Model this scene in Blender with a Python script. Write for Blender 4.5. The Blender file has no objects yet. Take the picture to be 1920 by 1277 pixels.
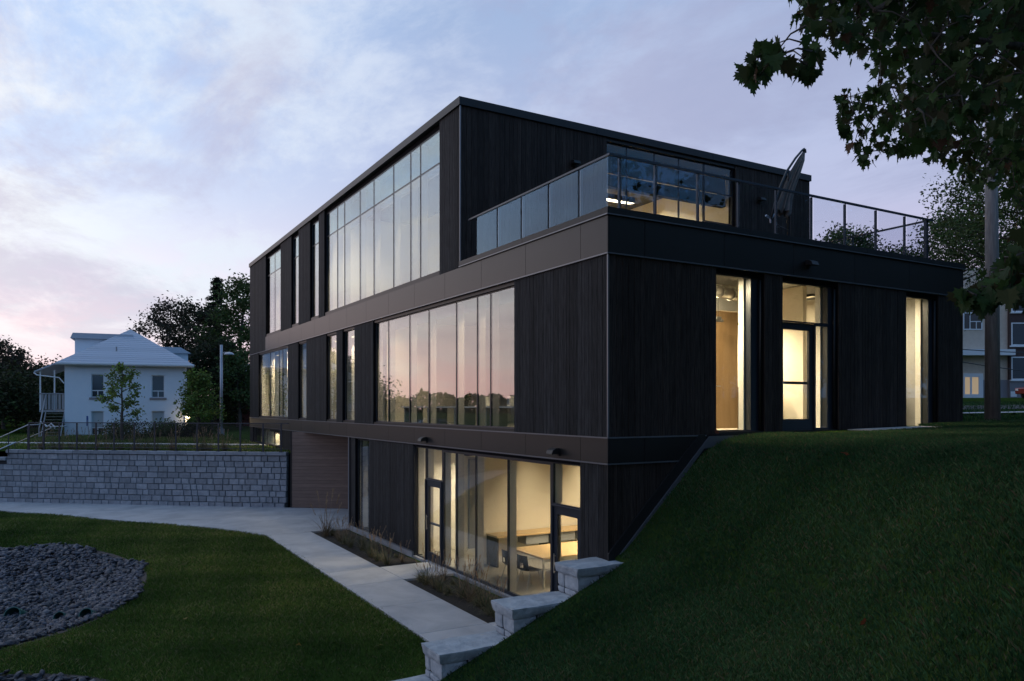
import bpy, bmesh, math, random
import numpy as np
from mathutils import Vector, Matrix
random.seed(7); np.random.seed(7)
S = bpy.context.scene
COL = S.collection
R = math.radians

# ------------------------------------------------------------------ camera
# world: building corner at the origin, +X along the short front, +Y along the long front, z = 0 the lower paving
CAM = Vector((-8.519, -11.247, 4.3)); FPX = 1437.0
c3, s3 = math.cos(R(30)), math.sin(R(30))
cd = bpy.data.cameras.new('camera'); cam = bpy.data.objects.new('camera', cd); COL.objects.link(cam)
cam.location = CAM; cam.rotation_euler = (R(90), 0, R(-30))
cd.sensor_width = 36; cd.lens = 36 * FPX / 1920; cd.shift_y = (763 - 638.5) / 1920
cd.clip_end = 3000; S.camera = cam
S.view_settings.view_transform = 'Standard'; S.view_settings.look = 'None'
S.view_settings.exposure = 0.25; S.view_settings.gamma = 1.0; S.view_settings.use_curve_mapping = False
S.render.engine = 'CYCLES'
S.cycles.use_denoising = True; S.cycles.max_bounces = 10; S.cycles.transparent_max_bounces = 24
S.cycles.sample_clamp_indirect = 4.0; S.cycles.caustics_reflective = False; S.cycles.caustics_refractive = False

# ------------------------------------------------------------------ world: dusk sky, afterglow in the north-west
w = bpy.data.worlds.new('World'); S.world = w; w.use_nodes = True
nt = w.node_tree; nt.nodes.clear(); N = nt.nodes; L = nt.links
def nd(t, **k):
    n = N.new(t)
    for a, b in k.items(): setattr(n, a, b)
    return n
def wm(op, a, b=None, c=None):
    n = nd('ShaderNodeMath', operation=op)
    for i, v in enumerate((a, b, c)):
        if v is None: continue
        if isinstance(v, (int, float)): n.inputs[i].default_value = v
        else: L.new(v, n.inputs[i])
    return n.outputs[0]
def wramp(fac, stops, ip='LINEAR'):
    n = nd('ShaderNodeValToRGB'); cr = n.color_ramp; cr.interpolation = ip
    while len(cr.elements) < len(stops): cr.elements.new(0.5)
    for e, (p, col) in zip(cr.elements, stops): e.position = p; e.color = (*col, 1) if len(col) == 3 else col
    L.new(fac, n.inputs[0]); return n.outputs[0]
def wmix(f, a, b, bt='MIX'):
    n = nd('ShaderNodeMix', data_type='RGBA', blend_type=bt)
    for s_, v in ((n.inputs[0], f), (n.inputs[6], a), (n.inputs[7], b)):
        if isinstance(v, (int, float)): s_.default_value = v
        elif isinstance(v, tuple): s_.default_value = (*v, 1)
        else: L.new(v, s_)
    return n.outputs[2]
tc = nd('ShaderNodeTexCoord'); sep = nd('ShaderNodeSeparateXYZ'); L.new(tc.outputs['Generated'], sep.inputs[0])
dx, dy, dz = sep.outputs
el = wm('MAXIMUM', dz, 0.0)
hl = wm('MAXIMUM', wm('SQRT', wm('ADD', wm('MULTIPLY', dx, dx), wm('MULTIPLY', dy, dy))), 0.001)
az = wm('DIVIDE', wm('ADD', wm('MULTIPLY', dx, -0.45), wm('MULTIPLY', dy, 0.893)), hl)   # cosine to the afterglow
warm = wramp(el, [(0, (.88, .55, .55)), (.035, (.94, .63, .65)), (.09, (.96, .80, .78)), (.16, (.84, .86, .90)), (.28, (.58, .71, .90)), (.5, (.34, .50, .80)), (1, (.08, .23, .47))])
cool = wramp(el, [(0, (.13, .28, .50)), (.15, (.085, .27, .55)), (.4, (.065, .25, .53)), (1, (.09, .24, .49))])
mid = wramp(el, [(0, (.76, .52, .60)), (.1, (.58, .48, .62)), (.25, (.38, .41, .58)), (.45, (.28, .37, .56)), (1, (.11, .25, .50))])
f1 = wm('SMOOTH_MIN', wm('MAXIMUM', wm('MULTIPLY_ADD', az, 2.3, -1.42), 0.0), 1.0, 0.1)
f2 = wm('SMOOTH_MIN', wm('MAXIMUM', wm('MULTIPLY_ADD', az, 1.6, 1.15), 0.0), 1.0, 0.1)
base = wmix(f1, wmix(f2, cool, mid), warm)
# clouds: noise laid on a flat layer overhead so that it foreshortens towards the horizon
den = wm('ADD', el, 0.16)
cv = nd('ShaderNodeCombineXYZ'); L.new(wm('DIVIDE', dx, den), cv.inputs[0]); L.new(wm('DIVIDE', dy, den), cv.inputs[1])
def wnoise(scale, detail, rough, off, dist=0.0):
    mp = nd('ShaderNodeMapping'); L.new(cv.outputs[0], mp.inputs[0]); mp.inputs['Location'].default_value = off
    mp.inputs['Rotation'].default_value = (0, 0, .5); mp.inputs['Scale'].default_value = (1.0, .62, 1)
    n = nd('ShaderNodeTexNoise'); L.new(mp.outputs[0], n.inputs['Vector'])
    n.inputs['Scale'].default_value = scale; n.inputs['Detail'].default_value = detail
    n.inputs['Roughness'].default_value = rough; n.inputs['Distortion'].default_value = dist
    return n.outputs[0]
nA = wnoise(.75, 9, .62, (3.1, 1.7, 0), .35)
nB = wnoise(2.2, 10, .68, (7.3, 4.2, 0), .25)
nC = wnoise(.42, 7, .55, (1.3, 9.4, 0), .2)
nD = wnoise(5.5, 8, .6, (2.3, 6.2, 0), .3)
cl = wm('ADD', wm('ADD', wm('MULTIPLY', nA, .45), wm('MULTIPLY', nB, .35)), wm('MULTIPLY', nD, .20))
white = wramp(cl, [(.455, (0, 0, 0)), (.565, (1, 1, 1))], 'EASE')
nE = wnoise(1.25, 10, .66, (5.7, 2.9, 0), .5)
dark = wramp(wm('ADD', wm('MULTIPLY', nC, .4), wm('MULTIPLY', nE, .6)), [(.45, (0, 0, 0)), (.57, (1, 1, 1))], 'EASE')
lit = wramp(az, [(0, (.42, .44, .62)), (.45, (.50, .55, .70)), (.85, (.62, .68, .75)), (1, (.82, .82, .81))])
lav = wramp(az, [(0, (.24, .27, .42)), (.5, (.30, .31, .46)), (1, (.42, .38, .50))])
hor = wramp(el, [(0, (.15, .15, .15)), (.05, (.5, .5, .5)), (.14, (1, 1, 1))])
azf = wramp(az, [(-0.0, (.12, .12, .12)), (.5, (.42, .42, .42)), (.9, (.92, .92, .92))])
col = wmix(wm('MULTIPLY', wm('MULTIPLY', white, hor), azf), base, lit)
col = wmix(wm('MULTIPLY', wm('MULTIPLY', dark, hor), .58), col, lav)
bg = nd('ShaderNodeBackground'); L.new(col, bg.inputs[0]); bg.inputs[1].default_value = 1.1
sk = nd('ShaderNodeTexSky'); sk.sky_type = 'NISHITA'; sk.sun_disc = False; sk.sun_elevation = R(1.0); sk.sun_rotation = R(-27); sk.altitude = 60
bg2 = nd('ShaderNodeBackground'); L.new(sk.outputs[0], bg2.inputs[0]); bg2.inputs[1].default_value = 0.012
ad = nd('ShaderNodeAddShader'); L.new(bg.outputs[0], ad.inputs[0]); L.new(bg2.outputs[0], ad.inputs[1])
wo = nd('ShaderNodeOutputWorld'); L.new(ad.outputs[0], wo.inputs[0])

sd = bpy.data.lights.new('afterglow_sun', 'SUN'); sd.energy = 0.06; sd.angle = R(40); sd.color = (1, .72, .6)
so = bpy.data.objects.new('afterglow_sun', sd); COL.objects.link(so)
so.rotation_euler = Vector((-.45, .893, .16)).to_track_quat('Z', 'Y').to_euler()

# ------------------------------------------------------------------ survey: bearings of the photograph laid onto real planes
def ray(px, py): u = (px - 960) / FPX; return Vector((u * c3 + s3, -u * s3 + c3, (763 - py) / FPX))
def LY(px, x=0.0): r = ray(px, 763); return CAM.y + (x - CAM.x) / r.x * r.y
def RX(px, y=0.0): r = ray(px, 763); return CAM.x + (y - CAM.y) / r.y * r.x
def LZ(px, py, x=0.0): r = ray(px, py); return CAM.z + (x - CAM.x) / r.x * r.z
def RZ(px, py, y=0.0): r = ray(px, py); return CAM.z + (y - CAM.y) / r.y * r.z
def CW(X, Y, z=0.0): return Vector((CAM.x + X * c3 + Y * s3, CAM.y - X * s3 + Y * c3, z))      # right / ahead of the viewpoint
def PX(p):
    d = Vector(p) - CAM; X = d.x * c3 - d.y * s3; Y = d.x * s3 + d.y * c3
    return (960 + FPX * X / Y, 763 - FPX * d.z / Y, Y) if Y > .05 else (9999, 9999, Y)
def AT(px, depth, z=0.0): return CW((px - 960) / FPX * depth, depth, z)
def ZD(py, depth): return CAM.z + (763 - py) / FPX * depth

# ------------------------------------------------------------------ materials
MATS = {}
def mat(name, col=(.5, .5, .5), rough=.6, metal=0.0, spec=.5, var=0.0, nscale=8.0, stretch=(1, 1, 1), bump=0.0, bscale=None,
        col2=None, emit=None, estr=0.0, attr=False, objrand=0.0, trans=0.0, distort=0.0, coat=0.0, bdist=.02, ramp=(.35, .65)):
    m = bpy.data.materials.new(name); m.use_nodes = True; t = m.node_tree; n = t.nodes; l = t.links
    b = n['Principled BSDF']; b.inputs['Base Color'].default_value = (*col, 1); b.inputs['Roughness'].default_value = rough
    b.inputs['Metallic'].default_value = metal; b.inputs['Specular IOR Level'].default_value = spec
    b.inputs['Coat Weight'].default_value = coat
    out = None
    if col2 is not None or bump:
        tcn = n.new('ShaderNodeTexCoord'); mp = n.new('ShaderNodeMapping'); mp.inputs['Scale'].default_value = stretch
        l.new(tcn.outputs['Object'], mp.inputs[0])
        if objrand:
            oi = n.new('ShaderNodeObjectInfo'); cm = n.new('ShaderNodeVectorMath'); cm.operation = 'SCALE'
            cm.inputs[0].default_value = (37, 53, 71); l.new(oi.outputs['Random'], cm.inputs['Scale']); l.new(cm.outputs[0], mp.inputs['Location'])
    if col2 is not None:
        nz = n.new('ShaderNodeTexNoise'); nz.inputs['Scale'].default_value = nscale; nz.inputs['Detail'].default_value = 7
        nz.inputs['Roughness'].default_value = .62; nz.inputs['Distortion'].default_value = distort; l.new(mp.outputs[0], nz.inputs[0])
        cr = n.new('ShaderNodeValToRGB'); cr.color_ramp.elements[0].position = ramp[0]; cr.color_ramp.elements[1].position = ramp[1]
        cr.color_ramp.elements[0].color = (*col, 1); cr.color_ramp.elements[1].color = (*col2, 1)
        l.new(nz.outputs[0], cr.inputs[0]); out = cr.outputs[0]
    if attr:
        at = n.new('ShaderNodeAttribute'); at.attribute_name = 'tint'
        mx = n.new('ShaderNodeMix'); mx.data_type = 'RGBA'; mx.blend_type = 'MULTIPLY'; mx.inputs[0].default_value = 1
        if out: l.new(out, mx.inputs[6])
        else: mx.inputs[6].default_value = (*col, 1)
        l.new(at.outputs['Color'], mx.inputs[7]); out = mx.outputs[2]
    if objrand:
        oi2 = n.new('ShaderNodeObjectInfo'); mr = n.new('ShaderNodeMapRange'); l.new(oi2.outputs['Random'], mr.inputs[0])
        mr.inputs[3].default_value = 1 - objrand; mr.inputs[4].default_value = 1 + objrand
        mx2 = n.new('ShaderNodeMix'); mx2.data_type = 'RGBA'; mx2.blend_type = 'MULTIPLY'; mx2.inputs[0].default_value = 1
        if out: l.new(out, mx2.inputs[6])
        else: mx2.inputs[6].default_value = (*col, 1)
        l.new(mr.outputs[0], mx2.inputs[7]); out = mx2.outputs[2]
    if out: l.new(out, b.inputs['Base Color'])
    if bump:
        nb = n.new('ShaderNodeTexNoise'); nb.inputs['Scale'].default_value = bscale or nscale * 2; nb.inputs['Detail'].default_value = 6
        l.new(mp.outputs[0], nb.inputs[0]); bp = n.new('ShaderNodeBump'); bp.inputs['Strength'].default_value = bump
        bp.inputs['Distance'].default_value = bdist; l.new(nb.outputs[0], bp.inputs['Height']); l.new(bp.outputs[0], b.inputs['Normal'])
    if emit: b.inputs['Emission Color'].default_value = (*emit, 1); b.inputs['Emission Strength'].default_value = estr
    if trans:
        tr = n.new('ShaderNodeBsdfTranslucent'); ms = n.new('ShaderNodeMixShader'); ms.inputs[0].default_value = trans
        if out: l.new(out, tr.inputs[0])
        else: tr.inputs[0].default_value = (*col, 1)
        l.new(b.outputs[0], ms.inputs[1]); l.new(tr.outputs[0], ms.inputs[2]); l.new(ms.outputs[0], n['Material Output'].inputs[0])
    MATS[name] = m; return m
def glass_mat(name, ior, tint=(.9, .94, .93), refl=(.9, .95, 1), dirt=0.0, wav=0.0):
    m = bpy.data.materials.new(name); m.use_nodes = True; t = m.node_tree; n = t.nodes; l = t.links
    n.remove(n['Principled BSDF']); o = n['Material Output']
    fr = n.new('ShaderNodeFresnel'); ge = n.new('ShaderNodeNewGeometry'); mr_ = n.new('ShaderNodeMapRange'); l.new(ge.outputs['Backfacing'], mr_.inputs[0])
    mr_.inputs[3].default_value = ior; mr_.inputs[4].default_value = 1 / ior; l.new(mr_.outputs[0], fr.inputs[0])   # thin sheet: both faces reflect alike
    g = n.new('ShaderNodeBsdfGlossy'); g.inputs['Color'].default_value = (*refl, 1); g.inputs['Roughness'].default_value = 0.0
    tr = n.new('ShaderNodeBsdfTransparent'); tr.inputs[0].default_value = (*tint, 1)
    ms = n.new('ShaderNodeMixShader'); l.new(fr.outputs[0], ms.inputs[0]); l.new(tr.outputs[0], ms.inputs[1]); l.new(g.outputs[0], ms.inputs[2])
    l.new(ms.outputs[0], o.inputs[0])
    if wav:
        tcn = n.new('ShaderNodeTexCoord'); nz = n.new('ShaderNodeTexNoise'); nz.inputs['Scale'].default_value = .5; nz.inputs['Detail'].default_value = 1
        l.new(tcn.outputs['Object'], nz.inputs[0]); bp = n.new('ShaderNodeBump'); bp.inputs['Strength'].default_value = wav; bp.inputs['Distance'].default_value = .02
        l.new(nz.outputs[0], bp.inputs['Height']); l.new(bp.outputs[0], g.inputs['Normal'])
    MATS[name] = m; return m
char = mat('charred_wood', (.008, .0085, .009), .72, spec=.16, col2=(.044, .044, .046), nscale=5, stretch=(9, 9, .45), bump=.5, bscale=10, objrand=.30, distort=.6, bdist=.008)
charf = mat('charred_wood_front_lifted', (.022, .016, .013), .7, spec=.14, col2=(.062, .048, .041), nscale=5, stretch=(9, 9, .45), bump=.5, bscale=10, objrand=.22, distort=.6, bdist=.008)  # same wood, its colour lifted and warmed against the front's blue shade
core = mat('wall_core', (.008, .008, .010), .9, spec=.1)
panelm = mat('dark_panel', (.019, .0175, .017), .38, spec=.42, col2=(.023, .021, .0205), nscale=.8, objrand=.06)
capm = mat('dark_flashing', (.024, .023, .023), .42, spec=.28)
trimm = mat('drip_edge', (.17, .18, .20), .35, metal=.4)
framem = mat('window_metal', (.024, .03, .042), .35, spec=.5)
postm = mat('post_metal', (.05, .06, .075), .35, metal=.5)
finm = mat('inner_mullion', (.52, .50, .45), .5)
creamm = mat('cream_wall', (.72, .66, .54), .8, col2=(.75, .69, .57), nscale=.7)
whitem = mat('white_wall', (.78, .76, .70), .8)
ceilm = mat('ceiling_paint', (.35, .34, .32), .85)
floorm = mat('polished_concrete', (.30, .29, .26), .35, col2=(.36, .34, .31), nscale=1.2)
roofm = mat('roof_membrane', (.06, .06, .062), .9)
woodm = mat('plywood', (.42, .26, .12), .5, col2=(.50, .32, .16), nscale=1.5, stretch=(6, 6, .5), distort=.5)
tablem = mat('maple_table', (.62, .43, .22), .4, col2=(.68, .48, .26), nscale=2, stretch=(1, 6, 1))
cedarm = mat('brown_cladding', (.16, .105, .08), .6, col2=(.22, .15, .115), nscale=4, stretch=(.5, .5, 9), bump=.3, objrand=.12, distort=.4)
glassm = glass_mat('window_glass', 2.05, wav=.12)
glassu = glass_mat('coated_glass', 2.2, tint=(.80, .90, .93), refl=(.84, .95, 1), wav=.12)
glassd = glass_mat('front_glass', 1.45)
glassr = glass_mat('railing_glass', 1.42, tint=(.92, .94, .97), refl=(.55, .78, 1))
concm = mat('concrete_path', (.36, .36, .365), .8, col2=(.50, .495, .49), nscale=.9, bump=.15, bscale=60, distort=.5, bdist=.004, objrand=.05)
found = mat('foundation', (.28, .28, .29), .85, col2=(.34, .34, .34), nscale=2)
soilm = mat('soil', (.018, .014, .011), 1, col2=(.035, .027, .02), nscale=30, bump=1, bscale=60)
blockm = mat('wall_block_stone', (.22, .237, .26), .9, col2=(.31, .325, .35), nscale=5, bump=.45, bscale=22, objrand=.20, bdist=.03)
stonem = mat('cap_stone', (.30, .33, .36), .85, col2=(.45, .48, .50), nscale=5, bump=.9, bscale=9, bdist=.035, objrand=.06)
jointm = mat('joint_fill', (.05, .052, .056), 1)  # dark fill seen behind and between the stones
grassg = mat('lawn_ground', (.022, .045, .010), 1, spec=.0, col2=(.045, .075, .016), nscale=1.1)
grassb = mat('grass_blade', (1, 1, 1), .85, attr=True, spec=.06, trans=.2)
gravm = mat('gravel_stone', (.026, .029, .037), .65, attr=True, col2=(.068, .070, .080), nscale=9, bump=.4, bscale=20, objrand=.45)
pipem = mat('green_pipe', (.012, .10, .085), .5)
barkm = mat('bark', (.05, .042, .035), .9, col2=(.09, .078, .065), nscale=9, stretch=(3, 3, .5), bump=.6)
polem = mat('weathered_pole', (.18, .16, .15), .9, col2=(.30, .27, .25), nscale=6, stretch=(3, 3, .3), bump=.5)
leafm = mat('foliage', (1, 1, 1), .7, attr=True, spec=.25, trans=.3)
strawm = mat('straw', (1, 1, 1), .8, attr=True, trans=.2)
stucco = mat('blued_white_stucco', (.68, .76, .82), .85, col2=(.72, .79, .84), nscale=2, bump=.2, bscale=40)  # blue of the dusk sky mixed into the white wall colour
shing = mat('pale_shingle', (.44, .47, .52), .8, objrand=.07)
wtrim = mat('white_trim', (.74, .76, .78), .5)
greyw = mat('grey_painted_wood', (.30, .31, .32), .7)
oldw = mat('mossy_stair_wood', (.12, .125, .085), .8, col2=(.2, .2, .15), nscale=5)
darkglass = mat('dark_window', (.02, .025, .035), .08, spec=.8)
blindm = mat('window_blind', (.38, .42, .43), .6)
sillm = mat('sill_stone', (.26, .24, .25), .8)
brickm = mat('red_brick', (.11, .035, .032), .85, col2=(.16, .05, .045), nscale=4)
beigem = mat('beige_brick', (.56, .46, .37), .85, col2=(.62, .52, .42), nscale=3)
dbrick = mat('brown_brick', (.055, .035, .032), .85, col2=(.08, .05, .045), nscale=5)
blackp = mat('black_plastic', (.015, .015, .016), .4)
chrome = mat('steel_leg', (.45, .45, .44), .3, metal=.9)
ductm = mat('duct_metal', (.5, .48, .44), .3, metal=.8)
fabric = mat('umbrella_fabric', (.15, .135, .12), .9, col2=(.20, .18, .16), nscale=4)
silver = mat('handrail_steel', (.45, .50, .56), .3, metal=.85)
galv = mat('lamp_pole_metal', (.40, .42, .46), .45, metal=.4)
warmlamp = mat('lamp_diffuser', (1, .85, .6), .5, emit=(1, .74, .42), estr=.8)
bulb = mat('lit_bulb', (1, .8, .5), .5, emit=(1, .70, .35), estr=30)
litglass = mat('lit_window_pane', (.8, .6, .35), .3, emit=(1, .66, .34), estr=.22)
redcar = mat('red_car_paint', (.25, .012, .012), .3, coat=.6)
rubber = mat('rubber', (.02, .02, .02), .8)
asph = mat('asphalt', (.05, .05, .052), .9)
meshp = None
def veil(name, col, op):
    m = bpy.data.materials.new(name); m.use_nodes = True; n = m.node_tree.nodes; l = m.node_tree.links; b = n['Principled BSDF']
    b.inputs['Base Color'].default_value = (*col, 1); b.inputs['Roughness'].default_value = .4
    tr = n.new('ShaderNodeBsdfTransparent'); ms = n.new('ShaderNodeMixShader'); ms.inputs[0].default_value = op
    l.new(tr.outputs[0], ms.inputs[1]); l.new(b.outputs[0], ms.inputs[2]); l.new(ms.outputs[0], n['Material Output'].inputs[0]); return m
meshp = veil('woven_mesh', (.02, .022, .026), .14)
petal = mat('geranium_petal', (.35, .04, .08), .7)

# ------------------------------------------------------------------ mesh helpers
class MB:
    def __init__(s): s.v = []; s.f = []
    def box(s, x0, x1, y0, y1, z0, z1, M=None):
        b = len(s.v); P = [(x, y, z) for z in (z0, z1) for y in (y0, y1) for x in (x0, x1)]
        if M is not None: P = [tuple(M @ Vector(p)) for p in P]
        s.v += P
        for q in ((0, 2, 3, 1), (4, 5, 7, 6), (0, 1, 5, 4), (2, 6, 7, 3), (0, 4, 6, 2), (1, 3, 7, 5)): s.f.append(tuple(b + i for i in q))
        return s
    def poly(s, pts): b = len(s.v); s.v += [tuple(p) for p in pts]; s.f.append(tuple(range(b, b + len(pts)))); return s
    def prism(s, pts, dvec):
        b = len(s.v); n = len(pts); d = Vector(dvec); s.v += [tuple(Vector(p)) for p in pts] + [tuple(Vector(p) + d) for p in pts]
        s.f.append(tuple(range(b + n - 1, b - 1, -1))); s.f.append(tuple(range(b + n, b + 2 * n)))
        for i in range(n): j = (i + 1) % n; s.f.append((b + i, b + j, b + n + j, b + n + i))
        return s
    def tube(s, pts, rad, n=8, cap=True):
        pts = [Vector(p) for p in pts]
        if isinstance(rad, (int, float)): rad = [rad] * len(pts)
        b = len(s.v)
        for i, p in enumerate(pts):
            t = (pts[min(i + 1, len(pts) - 1)] - pts[max(i - 1, 0)]).normalized()
            a = t.orthogonal().normalized() if i == 0 else (a - t * a.dot(t)).normalized()
            c = t.cross(a)
            for k in range(n): an = 2 * math.pi * k / n; s.v.append(tuple(p + (a * math.cos(an) + c * math.sin(an)) * rad[i]))
        for i in range(len(pts) - 1):
            for k in range(n): k2 = (k + 1) % n; s.f.append((b + i * n + k, b + i * n + k2, b + (i + 1) * n + k2, b + (i + 1) * n + k))
        if cap: s.f.append(tuple(range(b + n - 1, b - 1, -1))); e = b + (len(pts) - 1) * n; s.f.append(tuple(range(e, e + n)))
        return s
    def mesh(s, name, m, smooth=False, bevel=0.0):
        me = bpy.data.meshes.new(name); me.from_pydata(s.v, [], s.f); me.update()
        bm = bmesh.new(); bm.from_mesh(me); bmesh.ops.recalc_face_normals(bm, faces=bm.faces)
        if bevel: bmesh.ops.bevel(bm, geom=bm.edges[:], offset=bevel, segments=1, affect='EDGES', clamp_overlap=True)
        bm.to_mesh(me); bm.free()
        if smooth: me.shade_smooth()
        me.materials.append(m); return me
def ob(name, data, parent=None, loc=None, kind=None):
    o = bpy.data.objects.new(name, data); COL.objects.link(o)
    if parent: o.parent = parent
    if loc is not None: o.location = loc
    if kind: o['kind'] = kind
    return o
def part(name, mb, m, parent, smooth=False, bevel=0.0, label=None, kind=None):
    o = ob(name, mb.mesh(name, m, smooth, bevel), parent, kind=kind)
    if label: o['label'] = label
    return o
def tag(o, label, cat, group=None):
    o['label'] = label; o['category'] = cat
    if group: o['group'] = group
    return o
def thing(name, label, cat, loc=(0, 0, 0), rz=0.0, group=None):
    o = ob(name, None, loc=loc); o.rotation_euler = (0, 0, rz); o.empty_display_size = .3; return tag(o, label, cat, group)
def copy_tree(o, parent=None):
    c = o.copy(); COL.objects.link(c); c.parent = parent
    for ch in list(o.children): copy_tree(ch, c)
    return c
def np_mesh(name, verts, faces_flat, nper, m, tint=None, smooth=False):
    me = bpy.data.meshes.new(name); nv = len(verts); nf = len(faces_flat) // nper
    me.vertices.add(nv); me.vertices.foreach_set('co', np.asarray(verts, np.float32).ravel())
    me.loops.add(nf * nper); me.loops.foreach_set('vertex_index', np.asarray(faces_flat, np.int32).ravel())
    me.polygons.add(nf); me.polygons.foreach_set('loop_start', np.arange(nf, dtype=np.int32) * nper)
    if smooth: me.polygons.foreach_set('use_smooth', np.ones(nf, bool))
    me.update(calc_edges=True)
    if tint is not None:
        a = me.color_attributes.new('tint', 'FLOAT_COLOR', 'POINT'); cc = np.ones((nv, 4), np.float32); cc[:, :3] = tint; a.data.foreach_set('color', cc.ravel())
    me.materials.append(m); return me

# ------------------------------------------------------------------ terrain
PROF = np.array([(-60, 0), (-6.5, 0), (-5.2, -.33), (-4.2, -.33), (-3.6, .02), (-2.3, .53), (-1.0, 1.06), (.3, 1.58), (1.1, 2.36), (2.3, 3.42), (2.9, 3.66), (3.8, 3.72), (500, 3.72)])
def ell(x, y, cx, cy, rx, ry, rot=0.0):
    c, s = math.cos(rot), math.sin(rot); u = (x - cx) * c + (y - cy) * s; v = -(x - cx) * s + (y - cy) * c
    return np.sqrt((u / rx) ** 2 + (v / ry) ** 2)
def basinf(x, y): return ell(x, y, -11.3, 11.4, 4.5, 6.5)
def basin2f(x, y): return ell(x, y, -10.3, 1.9, 2.65, 2.15)
def H(x, y):
    x = np.asarray(x, float); y = np.asarray(y, float)
    ay = np.clip(-y, 0, 13)
    s = x + .007 * ay ** 3 + np.clip(-y - 13, 0, 99) * 1.2
    h = np.interp(s, PROF[:, 0], PROF[:, 1])
    sm = (np.interp(s - .35, PROF[:, 0], PROF[:, 1]) + np.interp(s + .35, PROF[:, 0], PROF[:, 1])) / 2
    h = .5 * h + .5 * sm
    dd = np.clip(np.hypot(x - 3, y) - 1, 0, 400); rise = np.where(dd < 75, .022 * dd, 1.65)
    h = h + rise * np.clip((s - 2.5) / 2, 0, 1)
    low = (y > .1) & (x < .05)
    far = np.clip((-x - 18) / 30, 0, 1)
    lowh = -0.75 * np.clip((1.18 - basinf(x, y)) / .60, 0, 1) ** 1.4 - .45 * np.clip((1.35 - basin2f(x, y)) / .6, 0, 1) ** 1.4 - 3 * far
    lowh = lowh + .05 * np.sin(x * .9 + 1) * np.cos(y * .7) * np.clip((-x - 3.2) / 2, 0, 1)
    lowh = lowh - .36 * np.clip(1 - np.hypot((x + 4.4) / 1.6, (y - .3) / 1.6), 0, .6) / .6
    h = np.where(low, lowh, h)
    h = np.where((y > -.345) & (y <= .1) & (x > -4.9) & (x < .12), np.minimum(h, -.5), h)
    foot = (x > -.0) & (x < 11.2) & (y > .1) & (y < 60)
    h = np.where(foot, -.45, h)
    h = np.where((x < -8) & (y < .1), h - 3 * far, h)
    return h
def lines(segs):
    o = []
    for a, b, st in segs: o += list(np.arange(a, b - 1e-6, st))
    o.append(segs[-1][1]); return np.array(o)
xs = lines([(-420, -60, 30), (-60, -20, 4), (-20, -5.0, .4), (-5.0, -4.86, .14), (-4.86, .1, .15), (.1, .13, .03), (.13, 3.2, .2), (3.2, 11.2, .5), (11.2, 11.3, .1), (11.3, 20, .9), (20, 60, 4), (60, 420, 30)])
ys = lines([(-420, -60, 30), (-60, -16, 4), (-16, -.4, .3), (-.4, -.355, .045), (-.355, -.34, .015), (-.34, .08, .1), (.08, .14, .06), (.14, 24, .4), (24, 60, 3), (60, 450, 30)])
gx, gy = np.meshgrid(xs, ys); gz_ = H(gx, gy)
nx_, ny_ = len(xs), len(ys); ii = np.arange(ny_ - 1)[:, None] * nx_ + np.arange(nx_ - 1)[None, :]
ff = np.stack([ii, ii + 1, ii + nx_ + 1, ii + nx_], -1).reshape(-1)
lawn = ob('lawn', np_mesh('lawn', np.stack([gx, gy, gz_], -1).reshape(-1, 3), ff, 4, grassg, smooth=True), kind='structure')
# upper yard behind the retaining wall
WO = Vector((-.6, 21.5, 0)); WE = Vector((-.7805, .6251, 0)); WN = Vector((.6251, .7805, 0))
def WP(u, v, z=0.0): p = WO + WE * u + WN * v; return Vector((p.x, p.y, z))
def YH(v): return 2.32 + .012 * np.clip(v - 2, 0, 200)
us = lines([(-30, 30, 2), (30, 200, 15)]); vs = lines([(.3, 30, 1.5), (30, 300, 20)])
yv = []; 
for v in vs:
    for u in us: yv.append(WP(u, v, float(YH(v)) + .04 * math.sin(u * .7 + v)))
ii = np.arange(len(vs) - 1)[:, None] * len(us) + np.arange(len(us) - 1)[None, :]
ff = np.stack([ii, ii + 1, ii + len(us) + 1, ii + len(us)], -1).reshape(-1)
ob('upper_yard', np_mesh('upper_yard', np.array([tuple(p) for p in yv]), ff, 4, grassg, smooth=True), kind='structure')
# yard footpath (pale strip between railing and house)
mb = MB(); mb.prism([WP(-1, 5.2, 2.30), WP(24, 5.2, 2.30), WP(24, 6.0, 2.30), WP(-1, 6.0, 2.30)], (0, 0, .12))
ob('yard_path', mb.mesh('yard_path', concm), kind='structure')

# ------------------------------------------------------------------ concrete path as cast slabs
ZP = .06
def slab(pts, name='slab'):
    m_ = MB(); m_.prism([(p[0], p[1], -.1) for p in pts], (0, 0, .1 + ZP)); return m_.mesh(name, concm, bevel=.008)
path = ob('path', None, kind='structure')
ysplit = [.42, 2.02, 4.2, 6.42, 8.08, 10.4, 12.7, 14.8]
for a, b in zip(ysplit[:-1], ysplit[1:]): ob('slab', slab([(-2.87, a), (-1.41, a), (-1.41, b - .012), (-2.87, b - .012)]), path)
ob('slab', slab([(-1.398, 6.43), (-.02, 6.43), (-.02, 8.07), (-1.398, 8.07)]), path)
ob('slab', slab([(-1.398, .42), (-.02, .42), (-.02, 2.02), (-1.398, 2.02)]), path)
LE = [(-2.87, 14.8), (-2.93, 14.97), (-4.02, 17.22), (-5.5, 19.06), (-8.06, 22.64), (-10.99, 26.53), (-17, 33.5)]
RE = [(-.02, 14.8), (.9, 16.6), (1.6, 19.9), (-.55, 21.42), (-5.23, 25.2), (-9.9, 28.93), (-16, 33.9)]
for i in range(len(LE) - 1):
    e = .012 if i < len(LE) - 2 else 0
    a, b, c_, d_ = Vector(LE[i]), Vector(LE[i + 1]), Vector(RE[i + 1]), Vector(RE[i])
    ob('slab', slab([a, b + (a - b).normalized() * e, c_ + (d_ - c_).normalized() * e, d_]), path)
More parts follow.
